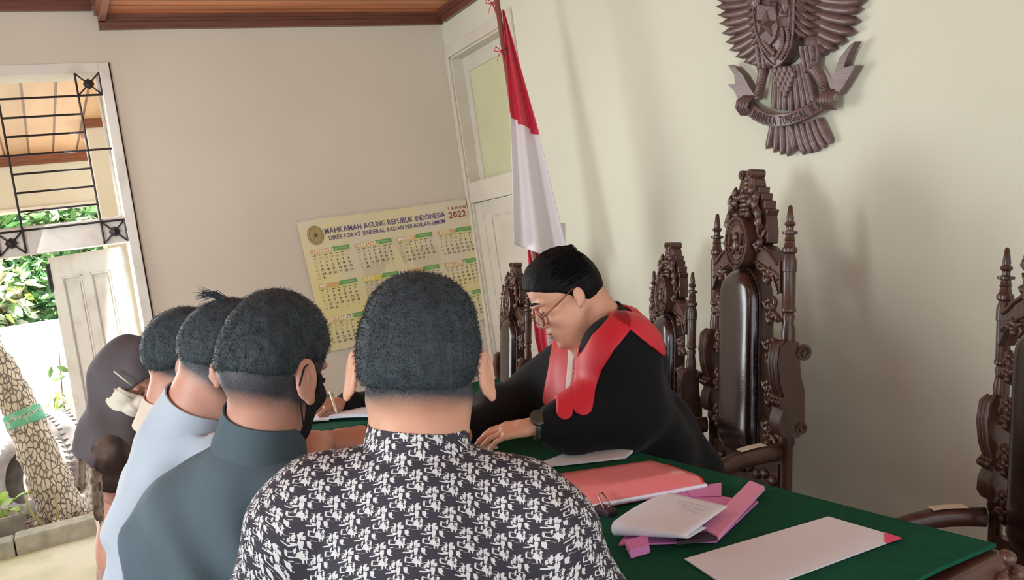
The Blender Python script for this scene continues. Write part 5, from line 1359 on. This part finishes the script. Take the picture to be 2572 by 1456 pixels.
make_hair(man, hair_fn(H2, .004, [-.012, -.010, .0, .024, .028, .03, .055, .075, .085], top=.020), H2, m_hair, blades=20000, blen=.004, r=.15)
bf2 = body_field(tor+arms[:1]+arms[2:3]+[('c', arms[1][1], arms[1][1]*.55+arms[1][2]*.45, .046, .043), ('c', arms[3][1], arms[3][1]*.6+arms[3][2]*.4, .046, .043), lg[-1]], .035)
def folds(P, c, seed, amp=.004):
    q = (P-c)@CB; v = np.sin(q[..., 0]*52+4*np.sin(q[..., 2]*7+seed)+2*q[..., 1]*8)*np.clip((-q[..., 2]+.02)*6, 0, 1); return v*amp
def shirt2(P):
    d = bf2(P)-.014-wob(P, 13, .004, 5)-folds(P, c2(600, 1180), 1.2, .0100); return smax(d, hole(P, neck2[0], on_neck(neck2[0], .68), .045, .083), .004)
lo, hi = pb(tor+arms[:3]); lo[2] = max(lo[2], .86)
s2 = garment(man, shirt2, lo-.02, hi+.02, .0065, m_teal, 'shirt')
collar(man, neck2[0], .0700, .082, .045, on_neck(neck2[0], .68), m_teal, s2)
# mask
m_blackc = mat('black_mask_fabric', (26, 26, 32), .9)
mb = MB()
def mk(P):
    q = H2.loc(P); d = H2.sdf(P)-.006; e = np.maximum(d, -(d+.004)); e = np.maximum(e, q[..., 2]-(.012)); e = np.maximum(e, -.118-q[..., 2]); return np.maximum(e, .030+.35*(-(q[..., 2]+.05))-q[..., 1])
sdf_mesh(mb, mk, H2.o-.15, H2.o+.15, .0035); msk = mb.build('face_mask', m_blackc, parent=man, smooth=True, fix=False)
b = MB(); b.tube([H2.wd(p) for p in ((.072, .045, -.02), (.080, .020, .012), (.084, -.004, .032), (.087, -.024, .015), (.084, -.024, -.012), (.078, -.010, -.034), (.064, .03, -.075))], .0016, 6)
b.build('ear_loop', m_blackc, parent=msk, smooth=True)

# ---------- 3: man in the pale blue shirt, bent forward
D3 = 1.65; c3 = CF(D3)
m_pale = mat('pale_blue_white_cotton', (176, 190, 204), .85, vscale=5, rgb2=(166, 180, 194), bump=.2, bscale=400)
man = person('man in a pale blue-white collared shirt bending forward, hair tuft standing up', 'person', (c3(450, 1300)[0], c3(450, 1300)[1], 0))
H3 = Head(c3(566, 908, .03), cdir(.80, -.50, .30), cdir(.48, .86, .05), .95, ear_out=.6, ztop=1.05, back=1.02)
neck3 = [('c', c3(470, 1090, .06), c3(530, 950, .03), .066, .062), ('c', c3(488, 1070, .05), c3(556, 960, .03), .050, .052)]
tor = [('c', c3(465, 1130, .08), c3(450, 1330, .12), .085, .125), ('e', c3(450, 1480, .14), (.135, .11, .2), CB), ('c', c3(455, 1105, .06), c3(395, 1200, .16), .050, .052), ('c', c3(500, 1110, .04), c3(640, 1190, -.02), .048, .048)]
arms = [('c', c3(392, 1215, .17), c3(400, 1420, .30), .048, .044), ('c', c3(400, 1420, .30), c3(520, 1390, .50), .042, .03), ('c', c3(648, 1200, -.02), c3(700, 1400, .08), .047, .043), ('c', c3(700, 1400, .08), c3(760, 1300, .30), .04, .03)]
ctr = c3(455, 1500, .14); lg = lower(man, ctr[0], ctr[1], (.7, .7)); lg.append(('c', c3(452, 1520, .14), A(ctr[0], ctr[1], .98), .12, .125))
ha = hand_caps(c3(520, 1390, .5), cdir(.8, .1, .5), UP, -1, (.4, .4, .5, .5)); hb = hand_caps(c3(760, 1300, .30), cdir(.7, 0, .6), UP, 1, (.4, .4, .5, .5))
make_body(man, H3, neck3, tor, arms+lg, [(ha,), (hb,)], m_skin2, lambda q: std_stub(q, -.035, .03))
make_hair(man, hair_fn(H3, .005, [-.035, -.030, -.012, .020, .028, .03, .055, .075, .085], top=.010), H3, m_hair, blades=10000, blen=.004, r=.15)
b = MB(); r = np.random.RandomState(12)
for k in range(46):
    s0 = c3(548+26*r.rand(), 756-8*r.rand(), .0+.02*r.rand()); d = RIGHT*(-.030-.012*r.rand()-.01)+UP*(.016*r.rand()+.004); b.tube([s0, s0+d*.4+UP*.007, s0+d+UP*(.006*r.randn())], [.0007, .0006, .0002], 4)
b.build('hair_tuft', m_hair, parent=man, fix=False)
bf3 = body_field(tor+arms[:1]+arms[2:3]+[('c', arms[1][1], arms[1][1]*.3+arms[1][2]*.7, .046, .040), ('c', arms[3][1], arms[3][1]*.6+arms[3][2]*.4, .044, .041), lg[-1]], .035)
def shirt3(P):
    q = (P-c3(400, 1100))@CB; d = bf3(P)-.014-wob(P, 15, .004, 8)-.0065*np.sin(q[..., 0]*60-q[..., 2]*45+q[..., 1]*20)*np.clip(-q[..., 2]*5, 0, 1)
    return smax(d, hole(P, neck3[0], on_neck(neck3[0], .62), .045, .084), .004)
lo, hi = pb(tor+arms[:3]); lo[2] = max(lo[2], .9)
s3 = garment(man, shirt3, lo-.02, hi+.02, .0075, m_pale, 'shirt')
collar(man, neck3[0], .0715, .083, .045, on_neck(neck3[0], .62), m_pale, s3)

# ---------- 4: man in the cream shirt, mostly behind the third
D4 = 1.98; c4 = CF(D4)
m_creamc = mat('cream_cotton', (222, 212, 196), .85, vscale=6, rgb2=(206, 196, 180), bump=.2)
man = person('man with a cream collar standing between the headscarf woman and the pale-shirted man', 'person', (c4(420, 1300)[0], c4(420, 1300)[1], 0))
H4 = Head(c4(462, 905, .03), cdir(.82, -.35, .45), cdir(.34, .93, .05), .96, ear_out=.7, ztop=1.02, back=1.0)
neck4 = [('c', c4(420, 1060, .04), c4(445, 940, .03), .058, .055)]
tor = [('c', c4(432, 1110, .06), c4(430, 1250, .10), .065, .10), ('e', c4(430, 1350, .1), (.125, .1, .2), CB), ('c', c4(420, 1110, .05), c4(405, 1165, .14), .042, .045), ('c', c4(440, 1070, .03), c4(520, 1130, -.06), .045, .045)]
arms = [('c', c4(396, 1160, .15), c4(410, 1320, .28), .044, .04), ('c', c4(410, 1320, .28), c4(520, 1280, .42), .038, .028), ('c', c4(525, 1140, -.06), c4(560, 1300, .02), .044, .04), ('c', c4(560, 1300, .02), c4(620, 1230, .2), .038, .028)]
ctr = c4(430, 1400, .1); lg = lower(man, ctr[0], ctr[1], (.8, .6)); lg.append(('c', c4(430, 1380, .1), A(ctr[0], ctr[1], .98), .12, .12))
ha = hand_caps(c4(520, 1280, .42), cdir(.8, 0, .5), UP, -1, (.4, .4, .5, .5)); hb = hand_caps(c4(620, 1230, .2), cdir(.8, 0, .5), UP, 1, (.4, .4, .5, .5))
make_body(man, H4, neck4, tor, arms+lg, [(ha, (), .0035), (hb, (), .0035)], m_skin2, lambda q: std_stub(q, -.03, .03), hr=.004)
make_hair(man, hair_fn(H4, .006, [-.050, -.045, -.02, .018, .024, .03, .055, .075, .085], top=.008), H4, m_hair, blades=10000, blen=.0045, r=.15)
bf4 = body_field(tor+arms[:1]+arms[2:3]+[lg[-1], arms[1], arms[3]], .035)
lo, hi = pb(tor+arms); lo[2] = max(lo[2], .9)
s4 = garment(man, lambda P: smax(bf4(P)-.012-wob(P, 16, .004, 9), hole(P, neck4[0], on_neck(neck4[0], .45), .045, .075), .004), lo-.02, hi+.02, .009, m_creamc, 'shirt')
collar(man, neck4[0], .063, .074, .045, on_neck(neck4[0], .45), m_creamc, s4)

# ---------- 5: woman in a grey headscarf and brown patterned tunic
D5 = 2.42; c5 = CF(D5)
m_scarf = mat('grey_brown_headscarf', (92, 88, 92), .9, vscale=8, rgb2=(80, 74, 80), bump=.15)
m_batik = mat('brown_batik_tunic', (98, 82, 72), .85, vscale=16, rgb2=(56, 46, 44), bump=.2, contrast=(.42, .58), detail=6); m_gown = mat('dusty_pink_gown', (168, 138, 128), .9, vscale=3, rgb2=(152, 122, 114)); m_lace = mat('pale_lace_hem', (178, 168, 154), .9, vscale=60, rgb2=(120, 108, 98), contrast=(.45, .6))
wo = person('woman in a grey headscarf and brown patterned tunic with a white mask, at the doorway', 'person', (c5(300, 1200)[0], c5(300, 1200)[1], 0))
H5 = Head(c5(324, 950, .02), cdir(.74, -.46, -.46), cdir(.40, .90, 0), .92, ear_out=.4, ztop=1.0)
neck5 = [('c', c5(305, 1050, .04), c5(325, 975, .02), .05, .048)]
tor = [('c', c5(305, 1085, .05), c5(310, 1220, .06), .07, .085), ('e', c5(328, 1330, .06), (.085, .09, .18), CB), ('c', c5(302, 1075, .04), c5(280, 1125, -.045), .040, .040), ('c', c5(310, 1070, .04), c5(330, 1130, .18), .042, .042)]
arms = [('c', c5(278, 1130, -.045), c5(282, 1225, -.05), .038, .034), ('c', c5(282, 1225, -.05), c5(345, 1275, -.02), .034, .025), ('c', c5(330, 1135, .18), c5(345, 1270, .22), .04, .036), ('c', c5(345, 1270, .22), c5(420, 1270, .20), .034, .025)]
ctr = c5(330, 1330, .06); ctr5 = ctr; lg = [('e', A(ctr[0], ctr[1], .90), (.10, .10, .14))]+legs(ctr[0], ctr[1], .85, hipw=.055, r=.06, fwd=(.8, -.3))
ha = hand_caps(c5(345, 1275, -.02), cdir(1, 0, .2), UP, 1, (.4, .4, .5, .5), .92); hb = hand_caps(c5(420, 1270, .2), cdir(1, 0, 0), UP, -1, (.4, .4, .5, .5), .92)
make_body(wo, H5, neck5, tor, arms+lg, [(ha, (), .0035), (hb, (), .0035)], m_skin2, None, hr=.004)
def hoodf(P):
    q = H5.loc(P); d = H5.skull(q)-.016
    d = smin(d, s_cap(P, H5.wd((0, -.03, -.02)), c5(300, 1060, .04), .082, .085)-.0, .05)
    d = smin(d, s_ell(P, c5(304, 1085, .04), (.105, .135, .085), CB), .05); d = smin(d, s_ell(P, c5(292, 1140, .04), (.100, .150, .080), CB), .04)
    d = d-.003*np.sin((P-c5(300, 1000))@RIGHT*70+3*np.sin((P-c5(300, 1000))@UP*14))
    face = s_ell(q, (0, .11, .0), (.052, .075, .066)); d = smax(d, -face, .006)
    inner = s_ell(q, (0, 0, .01), (.070, .088, .10)); d = smax(d, -inner, .004)
    low = (c5(290, 1160, 0)-P)@norm(UP*1+RIGHT*.35); return smax(d, low, .005)
garment(wo, hoodf, c5(300, 1040)-.28, c5(300, 1020)+.28, .0055, m_scarf, 'headscarf')
bt = body_field(tor+[('c', c5(300, 1180, .06), c5(305, 1400, .06), .085, .11), arms[0], arms[2]], .04)
sl = body_field([('c', c5(270, 1140, -.045), c5(258, 1212, -.06), .046, .066), ('c', c5(335, 1150, .18), c5(350, 1225, .2), .05, .06)], .03)
hemz = c5(280, 1225)[2]
def tun(P):
    d = smin(bt(P)-.016, sl(P), .03)-wob(P, 14, .005, 11); q = (P-c5(280, 1225))@CB; hem = q[..., 2]*-1+.02-.25*q[..., 0]; return smax(d, hem, .004)
lo, hi = pb(tor+arms); garment(wo, tun, lo-.06, hi+.06, .009, m_batik, 'tunic')
gown = body_field([('c', c5(330, 1190, .06), A(ctr[0]+.02, ctr[1], .85), .075, .11), ('c', A(ctr[0]+.02, ctr[1], .85), A(ctr[0], ctr[1], .04), .11, .18)], .04)
def gf(P):
    th = np.arctan2(P[..., 1]-ctr5[1], P[..., 0]-ctr5[0]); return np.maximum(np.maximum(gown(P)-.01-.010*np.sin(th*9)*np.clip(1.25-P[..., 2], 0, 1), .012-P[..., 2]), P[..., 2]-c5(290, 1195)[2])
garment(wo, gf, A(ctr[0]-.26, ctr[1]-.26, -.01), A(ctr[0]+.26, ctr[1]+.26, 1.35), .012, m_gown, 'gown')
# pale lace edge of the shawl hanging at her back
G = []
for i in range(22):
    a = i/21.; L0 = cp(196+10*a+16*a*a, 1195+10*a, D5-.10); row = []
    for j in range(14):
        c = j/13.; top_p = np.array([198+58*c, 1150+40*c]); bot = np.array([198+64*c, 1215+125*c**.9+6*math.sin(c*22)]); q = top_p*(1-a)+bot*a; row.append(cp(q[0], q[1], D5-.16+.015*math.sin(c*9)+.03*c))
    G.append(row)
b = MB(); b.grid(np.array(G), thick=tuple(AWAY*.003)); b.build('lace_hem', m_lace, parent=wo, smooth=True)
m_mask = mat('white_face_mask', (216, 212, 198), .85, bump=.1)
mb = MB()
def mk5(P):
    q = H5.loc(P); d = H5.sdf(P)-.012; e = np.maximum(d, -(d+.005)); e = np.maximum(e, q[..., 2]+.002); e = np.maximum(e, -.105-q[..., 2]); return np.maximum(e, .030-q[..., 1])
sdf_mesh(mb, mk5, H5.o-.15, H5.o+.15, .0035); msk = mb.build('face_mask', m_mask, parent=wo, smooth=True, fix=False)
b = MB()
for za, zb_ in ((-.004, .030), (-.075, -.040)):
    b.tube([H5.wd((s_ if False else -.060, .042, za)) if False else cp(332, 968 if za > -.01 else 1001, D5-.075), cp(310, 951 if za > -.01 else 989, D5-.095), cp(286, 932 if za > -.01 else 976, D5-.085)], .0022, 6)
b.build('mask_string', m_mask, parent=msk, smooth=True)

# ---------- 6: the judge, seated behind the bench, leaning forward
D6 = 2.15; c6 = CF(D6)
m_skinj = skin_mat('skin_light', (218, 170, 142), (206, 154, 128), hair=(90, 82, 78))
m_robe = mat('black_robe', (19, 22, 26), .9, vscale=5, rgb2=(15, 18, 20), bump=.1, sheen=.05, spec=.2); m_stole = mat('red_satin_stole', (206, 36, 54), .55, vscale=9, rgb2=(196, 28, 46), sheen=.08, bump=.15, bscale=120); m_bef = mat('white_jabot', (222, 214, 208), .8)
base6 = c6(1560, 1100, .2)
jd = person('judge in a black robe with red stole and glasses, leaning over the green bench', 'person', (base6[0], base6[1], PLT))
H6 = Head(c6(1430, 744, .03), cdir(-.81, -.56, -.10), cdir(-.52, .84, -.06), .965, ear_out=.12, ear_size=.78, jaw=1.2, wide=1.04, ztop=1.05, back=.92)
neck6 = [('c', c6(1535, 850, .06), c6(1465, 755, .03), .068, .060), ('c', c6(1480, 860, .04), c6(1440, 800, .03), .052, .046)]
R2 = np.stack([cdir(.94, -.34, 0), AWAY, cdir(.34, .94, 0)], 1)
tor = [('e', c6(1545, 960, .13), (.110, .15, .165), R2), ('e', c6(1615, 1110, .21), (.135, .15, .15), CB), ('e', c6(1668, 1200, .23), (.15, .17, .12), CB), ('c', c6(1550, 850, .10), c6(1500, 900, .26), .065, .06), ('c', c6(1545, 865, .06), c6(1560, 890, -.06), .065, .07), ('c', c6(1470, 930, .16), c6(1480, 1060, .14), .065, .08)]
armn = [('c', c6(1562, 900, -.04), c6(1568, 1025, -.05), .066, .062), ('c', c6(1568, 1030, -.05), c6(1455, 1065, -.09), .056, .042), ('c', c6(1455, 1065, -.09), c6(1362, 1070, -.10), .036, .027)]
armf = [('c', c6(1465, 900, .28), c6(1350, 1000, .36), .062, .056), ('c', c6(1350, 1000, .36), c6(1190, 1075, .16), .045, .032)]
ctr = c6(1690, 1300, .2); hipw = A(ctr[0], ctr[1], PLT+.56)
lgs = [('e', hipw+A(-.02, 0, .0), (.15, .18, .13)), ('c', hipw+A(0, -.08, 0), hipw+A(-.38, -.10, -.03), .085, .06), ('c', hipw+A(0, .08, 0), hipw+A(-.38, .10, -.03), .085, .06), ('c', hipw+A(-.38, -.10, -.03), hipw+A(-.36, -.10, -.46), .058, .04), ('c', hipw+A(-.38, .10, -.03), hipw+A(-.36, .10, -.46), .058, .04), ('c', hipw+A(-.36, -.10, -.5), hipw+A(-.50, -.10, -.51), .04, .035), ('c', hipw+A(-.36, .10, -.5), hipw+A(-.50, .10, -.51), .04, .035)]
hj = hand_caps(c6(1344, 1069, -.10), cdir(-.92, -.22, .16), cdir(-.16, 1, -.30), 1, ((.12, .30, .22), (.16, .32, .24), (.20, .36, .26), (.26, .40, .30)), .90, thumb=(.55, .25), spread=.12)
hj2 = hand_caps(c6(1172, 1080, .13), cdir(-.6, -.3, -.5), UP, -1, (.4, .45, .5, .5))
make_body(jd, H6, neck6, tor, armn+armf+lgs, [(hj, (armn[2][1:5],), .0025), (hj2,)], m_skinj, None, hr=.0026, br=.012)
make_hair(jd, hair_fn(H6, .007, [-.060, -.055, -.040, -.018, .006, .032, .052, .072, .09], top=.008, rough=.0008), H6, m_hairj, r=.15, h=.0028)
b = MB(); r = np.random.RandomState(4)
for k in range(1500):                # combed strands
    y = .080-.09*r.rand(); a = (r.rand()+r.rand()-1)*1.75*(1-max(0, y-.015)/.09); P_ = []
    for i in range(6):
        yy = max(y-.020*i, -.070); rr_ = math.sqrt(max(0, 1-((yy+.008)/.108)**2)); P_.append(H6.wd((.0845*math.sin(a)*rr_, yy+(y-.02*i-yy)*.3, .035+.0955*math.cos(a)*rr_*1.03-.0015*i+.0025*r.rand())))
    b.tube(P_, [.0006, .0009, .0009, .0008, .0006, .0003], 3)
b.build('hair_strands', m_hairj, parent=jd, fix=False)
# eyes, brows, glasses
m_eye = mat('dark_eye', (40, 30, 28), .3); m_gold = mat('gold_brown_frame', (132, 92, 62), .3, metal=.6); m_lens = mat('clear_lens', (235, 235, 235), .08, alpha=.12)
for sx in (-1, 1):
    b = MB(); b.tube([H6.wd((sx*x, y, z)) for x, y, z in ((.014, .0985, .037), (.026, .0985, .041), (.040, .092, .040), (.052, .082, .033))], [.002, .0032, .003, .0012], 6); b.build('eyebrow', m_hairj, parent=jd, smooth=True)
    b = MB(); b.tube([H6.wd((sx*x, y, z)) for x, y, z in ((.019, .0895, .005), (.027, .0925, .0045), (.036, .0905, .006), (.044, .0845, .010))], [.0008, .0013, .0013, .0008], 6); b.build('eyelid_line', m_eye, parent=jd, smooth=True)
b = MB(); gz, gyy = -.004, .112
for sx in (-1, 1):
    b.tube([H6.wd((sx*(.033+.024*math.cos(a)), gyy-.012*(1+math.cos(a))*.5-.0, gz+.0165*math.sin(a))) for a in np.linspace(0, 2*math.pi, 25)[:-1]], .0017, 6, closed=True)
    b.tube([H6.wd((sx*.057, gyy-.012, gz+.006)), H6.wd((sx*.070, .085, .004)), H6.wd((sx*.083, .03, .014)), H6.wd((sx*.086, -.006, .022))], .0019, 6)
b.tube([H6.wd((-.010, gyy, gz+.003)), H6.wd((0, gyy+.004, gz+.007)), H6.wd((.010, gyy, gz+.003))], .0015, 6)
gl = b.build('glasses_frame', m_gold, parent=jd, smooth=True)
for sx in (-1, 1):
    b = MB(); a = np.linspace(0, 2*math.pi, 25)[:-1]; V = [H6.wd((sx*(.033+.023*math.cos(t)), gyy-.012*(1+math.cos(t))*.5, gz+.0155*math.sin(t))) for t in a]; b.add(V+[v+AWAY*0+H6.B@A(0, .001, 0) for v in V], [tuple(range(24)), tuple(range(24, 48))[::-1]]+[(i, (i+1) % 24, 24+(i+1) % 24, 24+i) for i in range(24)]); b.build('lens', m_lens, parent=gl)
# robe: wide sleeves gathered at the wrist
slv = [('c', c6(1562, 890, -.04), c6(1568, 1025, -.05), .078, .078), ('c', c6(1568, 1030, -.05), c6(1455, 1062, -.09), .078, .052), ('c', c6(1455, 1062, -.09), c6(1398, 1070, -.10), .050, .033), ('c', c6(1600, 1030, .03), c6(1650, 1130, .08), .085, .085)]
slf = [('c', c6(1470, 905, .27), c6(1345, 1000, .36), .072, .080), ('e', c6(1285, 1030, .30), (.118, .07, .060), CB), ('c', c6(1260, 1045, .26), c6(1190, 1075, .17), .055, .045), ('c', c6(1440, 960, .25), c6(1430, 1060, .20), .06, .06)]
bfj = body_field(tor+slv+slf, .045)
cj0, cj1 = c6(1490, 800, .04), c6(1545, 890, .09)
def robe(P):
    q = (P-c6(1560, 950))@CB; d = bfj(P)-.016-wob(P, 11, .006, 21)-.004*np.sin(q[..., 0]*38+q[..., 2]*22+q[..., 1]*10)*np.clip(-q[..., 2]*6+.3, 0, 1)
    d = smax(d, hole(P, neck6[0], on_neck(neck6[0], .52), .060, .087), .005)
    return np.maximum(d, TT+.004-P[..., 2]+np.where((P-c6(1640, 1180, .1))@RIGHT > -.02, -.25, 0)) if False else d
def robe_c(P):
    d = robe(P); tab = np.maximum(P[..., 0]-1.15, -1)      # over the table it rests on the cloth
    return smax(d, np.where(P[..., 0] < 1.15, TT+.002-P[..., 2], PLT+.50-P[..., 2]), .002)
lo, hi = pb(tor+slv+slf); rb = garment(jd, robe_c, lo-.03, hi+.03, .0075, m_robe, 'robe')
collar(jd, neck6[0], .0735, .086, .060, on_neck(neck6[0], .52), m_robe, rb, name='robe_collar', th=.003)
def strip_dist(q, path, wd):         # distance to a band drawn over the chest, in (across, up)
    d = None
    for (a, wa), (b_, wb) in zip(list(zip(path, wd))[:-1], list(zip(path, wd))[1:]):
        a = A(*a); b_ = A(*b_); ab = b_-a; t = np.clip(((q-a)@ab)/(ab@ab), 0, 1); e = np.linalg.norm(q-a-t[..., None]*ab, axis=-1)-(wa+(wb-wa)*t); d = e if d is None else np.minimum(d, e)
    return d
def px2(P):      # picture-like coordinates about the judge's chest, metres
    q = (P-c6(1500, 900))@CB; s = D6/(D6+q[..., 1]); return np.stack([q[..., 0]*s, q[..., 2]*s], -1)
def uv(x, y): return (pm(x-1500, D6), pm(900-y, D6))
def band(path, wd, off, dmax, nm, m, par, lift=.006, dmin=-1.):
    pth = [uv(*p) for p in path]; wv = [pm(x, D6) for x in wd]
    def f(P):
        d = robe(P); s = np.maximum(d-lift-off, -(d-off+.003)); e = strip_dist(px2(P), pth, wv); q = (P-c6(1500, 900))@CB
        return np.maximum(np.maximum(np.maximum(s, e), q[..., 1]-dmax), dmin-q[..., 1])
    mb = MB(); sdf_mesh(mb, f, c6(1540, 900, .1)-.30, c6(1540, 900, .1)+.30, .0040); return mb.build(nm, m, parent=par, smooth=True, fix=False)
st = band([(1552, 795), (1500, 850), (1470, 905), (1455, 960), (1447, 1003)], [27, 30, 29, 27, 26], 0, .09, 'red_stole', m_stole, jd)
band([(1545, 775), (1590, 800), (1635, 842), (1658, 878)], [24, 26, 22, 8], 0, .30, 'stole_back', m_stole, st)
band([(1432, 868), (1420, 920), (1408, 980), (1402, 1020)], [16, 20, 20, 20], 0, .32, 'stole_front', m_stole, st)
band([(1447, 868), (1440, 920), (1432, 985), (1428, 1008)], [7, 7, 7, 7], .002, .32, 'white_jabot', m_bef, jd, dmin=.04)
# watch
m_watch = mat('black_watch', (58, 64, 58), .3, spec=.6); wa = c6(1352, 1070, -.10); wax = norm(armn[2][2]-armn[2][1])
b = MB(); x_ = norm(np.cross(wax, UP)); z_ = np.cross(x_, wax)
ring = [wa+x_*.033*math.cos(a)+z_*.031*math.sin(a) for a in np.linspace(0, 2*math.pi, 25)[:-1]]
b.tube(ring, .006, 8, closed=True, flat=1.0); 
for dlt in (-.006, .006): b.tube([p+wax*dlt for p in ring], .005, 8, closed=True)
tw = b.build('wrist_watch', m_watch, parent=jd, smooth=True)
f_ = norm(-AWAY*.75+UP*.65); M = Matrix.Translation(wa+f_*.033)@Vector((0, 0, 1)).rotation_difference(Vector(f_)).to_matrix().to_4x4()
b = MB(); b.lathe([(0, .021), (.008, .021), (.010, .018), (.0095, .0)], seg=24, M=np.array(M)); b.build('watch_case', m_watch, parent=tw, smooth=True, sharp=40)
gj = body_field(lgs[:5], .03); lo, hi = pb(lgs)
garment(jd, lambda P: np.maximum(gj(P)-.012, PLT+.07-P[..., 2]), lo, hi, .013, m_trou, 'trousers')
for q in (lgs[5], lgs[6]): garment(jd, lambda P, q=q: np.maximum(s_cap(P, q[1]+A(.02, 0, .02), q[2]+A(0, 0, .015), .05, .042), PLT+.003-P[..., 2]), q[1]-.22+A(0, 0, .15), q[1]+.2, .009, m_shoe, 'shoe')

# ---------- 7: the clerk writing at the far table, behind the foreground man
D7 = 3.30; c7 = CF(D7)
b7 = c7(1050, 1050, .1)
cl = person('clerk in black writing in the open register, mostly hidden behind the foreground man', 'person', (b7[0], b7[1], PLT))
H7 = Head(c7(1050, 850, .0), cdir(-.2, -.6, -.8), cdir(0, .85, -.5), .95, ear_out=.7)
neck7 = [('c', c7(1055, 930, .06), c7(1050, 870, .02), .05, .048)]
tor = [('e', c7(1055, 1030, .12), (.15, .10, .13), CB), ('c', c7(1050, 950, .07), c7(955, 1005, .08), .045, .045), ('c', c7(1060, 950, .07), c7(1150, 990, .08), .045, .045)]
tor.append(('c', c7(1058, 1060, .14), A(c7(1058, 1060, .16)[0], c7(1058, 1060, .16)[1], PLT+.55), .12, .14))
arms = [('c', c7(950, 1008, .08), c7(915, 1030, -.12), .045, .042), ('c', c7(915, 1030, -.12), c7(868, 1020, -.24), .038, .026), ('c', c7(1155, 995, .08), c7(1170, 1040, -.1), .045, .04), ('c', c7(1170, 1040, -.1), c7(1080, 1060, -.22), .036, .026)]
h0 = A(c7(1058, 1060, .16)[0], c7(1058, 1060, .16)[1], PLT+.55); lgc = []
fw = norm((c7(1058, 1060, -.3)-c7(1058, 1060, .16))*A(1, 1, 0)); sd = A(fw[1], -fw[0], 0)
for s_ in (-.09, .09): lgc += [('c', h0+sd*s_, h0+sd*s_+fw*.36+A(0, 0, -.03), .08, .058), ('c', h0+sd*s_+fw*.36+A(0, 0, -.03), h0+sd*s_+fw*.34+A(0, 0, -.46), .055, .04), ('c', h0+sd*s_+fw*.34+A(0, 0, -.51), h0+sd*s_+fw*.46+A(0, 0, -.515), .035, .03)]
hc = hand_caps(c7(862, 1012, -.25), cdir(-.85, .0, -.5), cdir(-.1, .75, -.6), -1, ((.9, 1.1, .7), (1.0, 1.2, .8), (1.1, 1.3, .9), (1.2, 1.3, .9)), .82, thumb=(.15, .35)); hc2 = hand_caps(c7(1080, 1060, -.22), cdir(-.8, 0, -.4), UP, 1, (.3, .4, .4, .5))
make_body(cl, H7, neck7, tor, arms+lgc, [(hc,), (hc2, (), .0035)], m_skin2, None, hr=.0045, br=.013)
make_hair(cl, hair_fn(H7, .006, [-.05, -.045, -.02, .018, .024, .03, .055, .075, .085], top=.01), H7, m_hairj, r=.15, h=.0045)
bc = body_field(tor+arms[:1]+arms[2:3]+[('c', arms[1][1], arms[1][2]*.75+arms[1][1]*.25, .050, .048), ('c', arms[3][1], arms[3][2]*.75+arms[3][1]*.25, .05, .044)], .035); lo, hi = pb(tor+arms)
garment(cl, lambda P: np.maximum(smax(bc(P)-.014-wob(P, 14, .004, 31), hole(P, neck7[0], on_neck(neck7[0], .5), .04, .062), .004), PLT+.5-P[..., 2]), lo-.03, hi+.03, .010, m_robe, 'black_jacket')
gc = body_field([q for i, q in enumerate(lgc) if i % 3 < 2], .03); lo, hi = pb(lgc); garment(cl, lambda P: np.maximum(gc(P)-.012, PLT+.07-P[..., 2]), lo, hi, .014, m_trou, 'trousers')
for q in (lgc[2], lgc[5]): garment(cl, lambda P, q=q: np.maximum(s_cap(P, q[1]+A(0, 0, .02), q[2]+A(0, 0, .015), .048, .04), PLT+.003-P[..., 2]), q[1]-.2+A(0, 0, .15), q[1]+.2, .010, m_shoe, 'shoe')
b = MB(); pen0, pen1 = c7(829, 983, -.30), c7(846, 1038, -.33); b.tube([pen0, pen0*.1+pen1*.9, pen1], [.0048, .0044, .001], 10); o = b.build('pen', mat('white_pen', (232, 230, 206), .35), smooth=True); tag(o, 'white pen held upright in the clerk\'s writing hand', 'pen')
for o in bpy.data.objects:
    if '_o' in o: del o['_o']
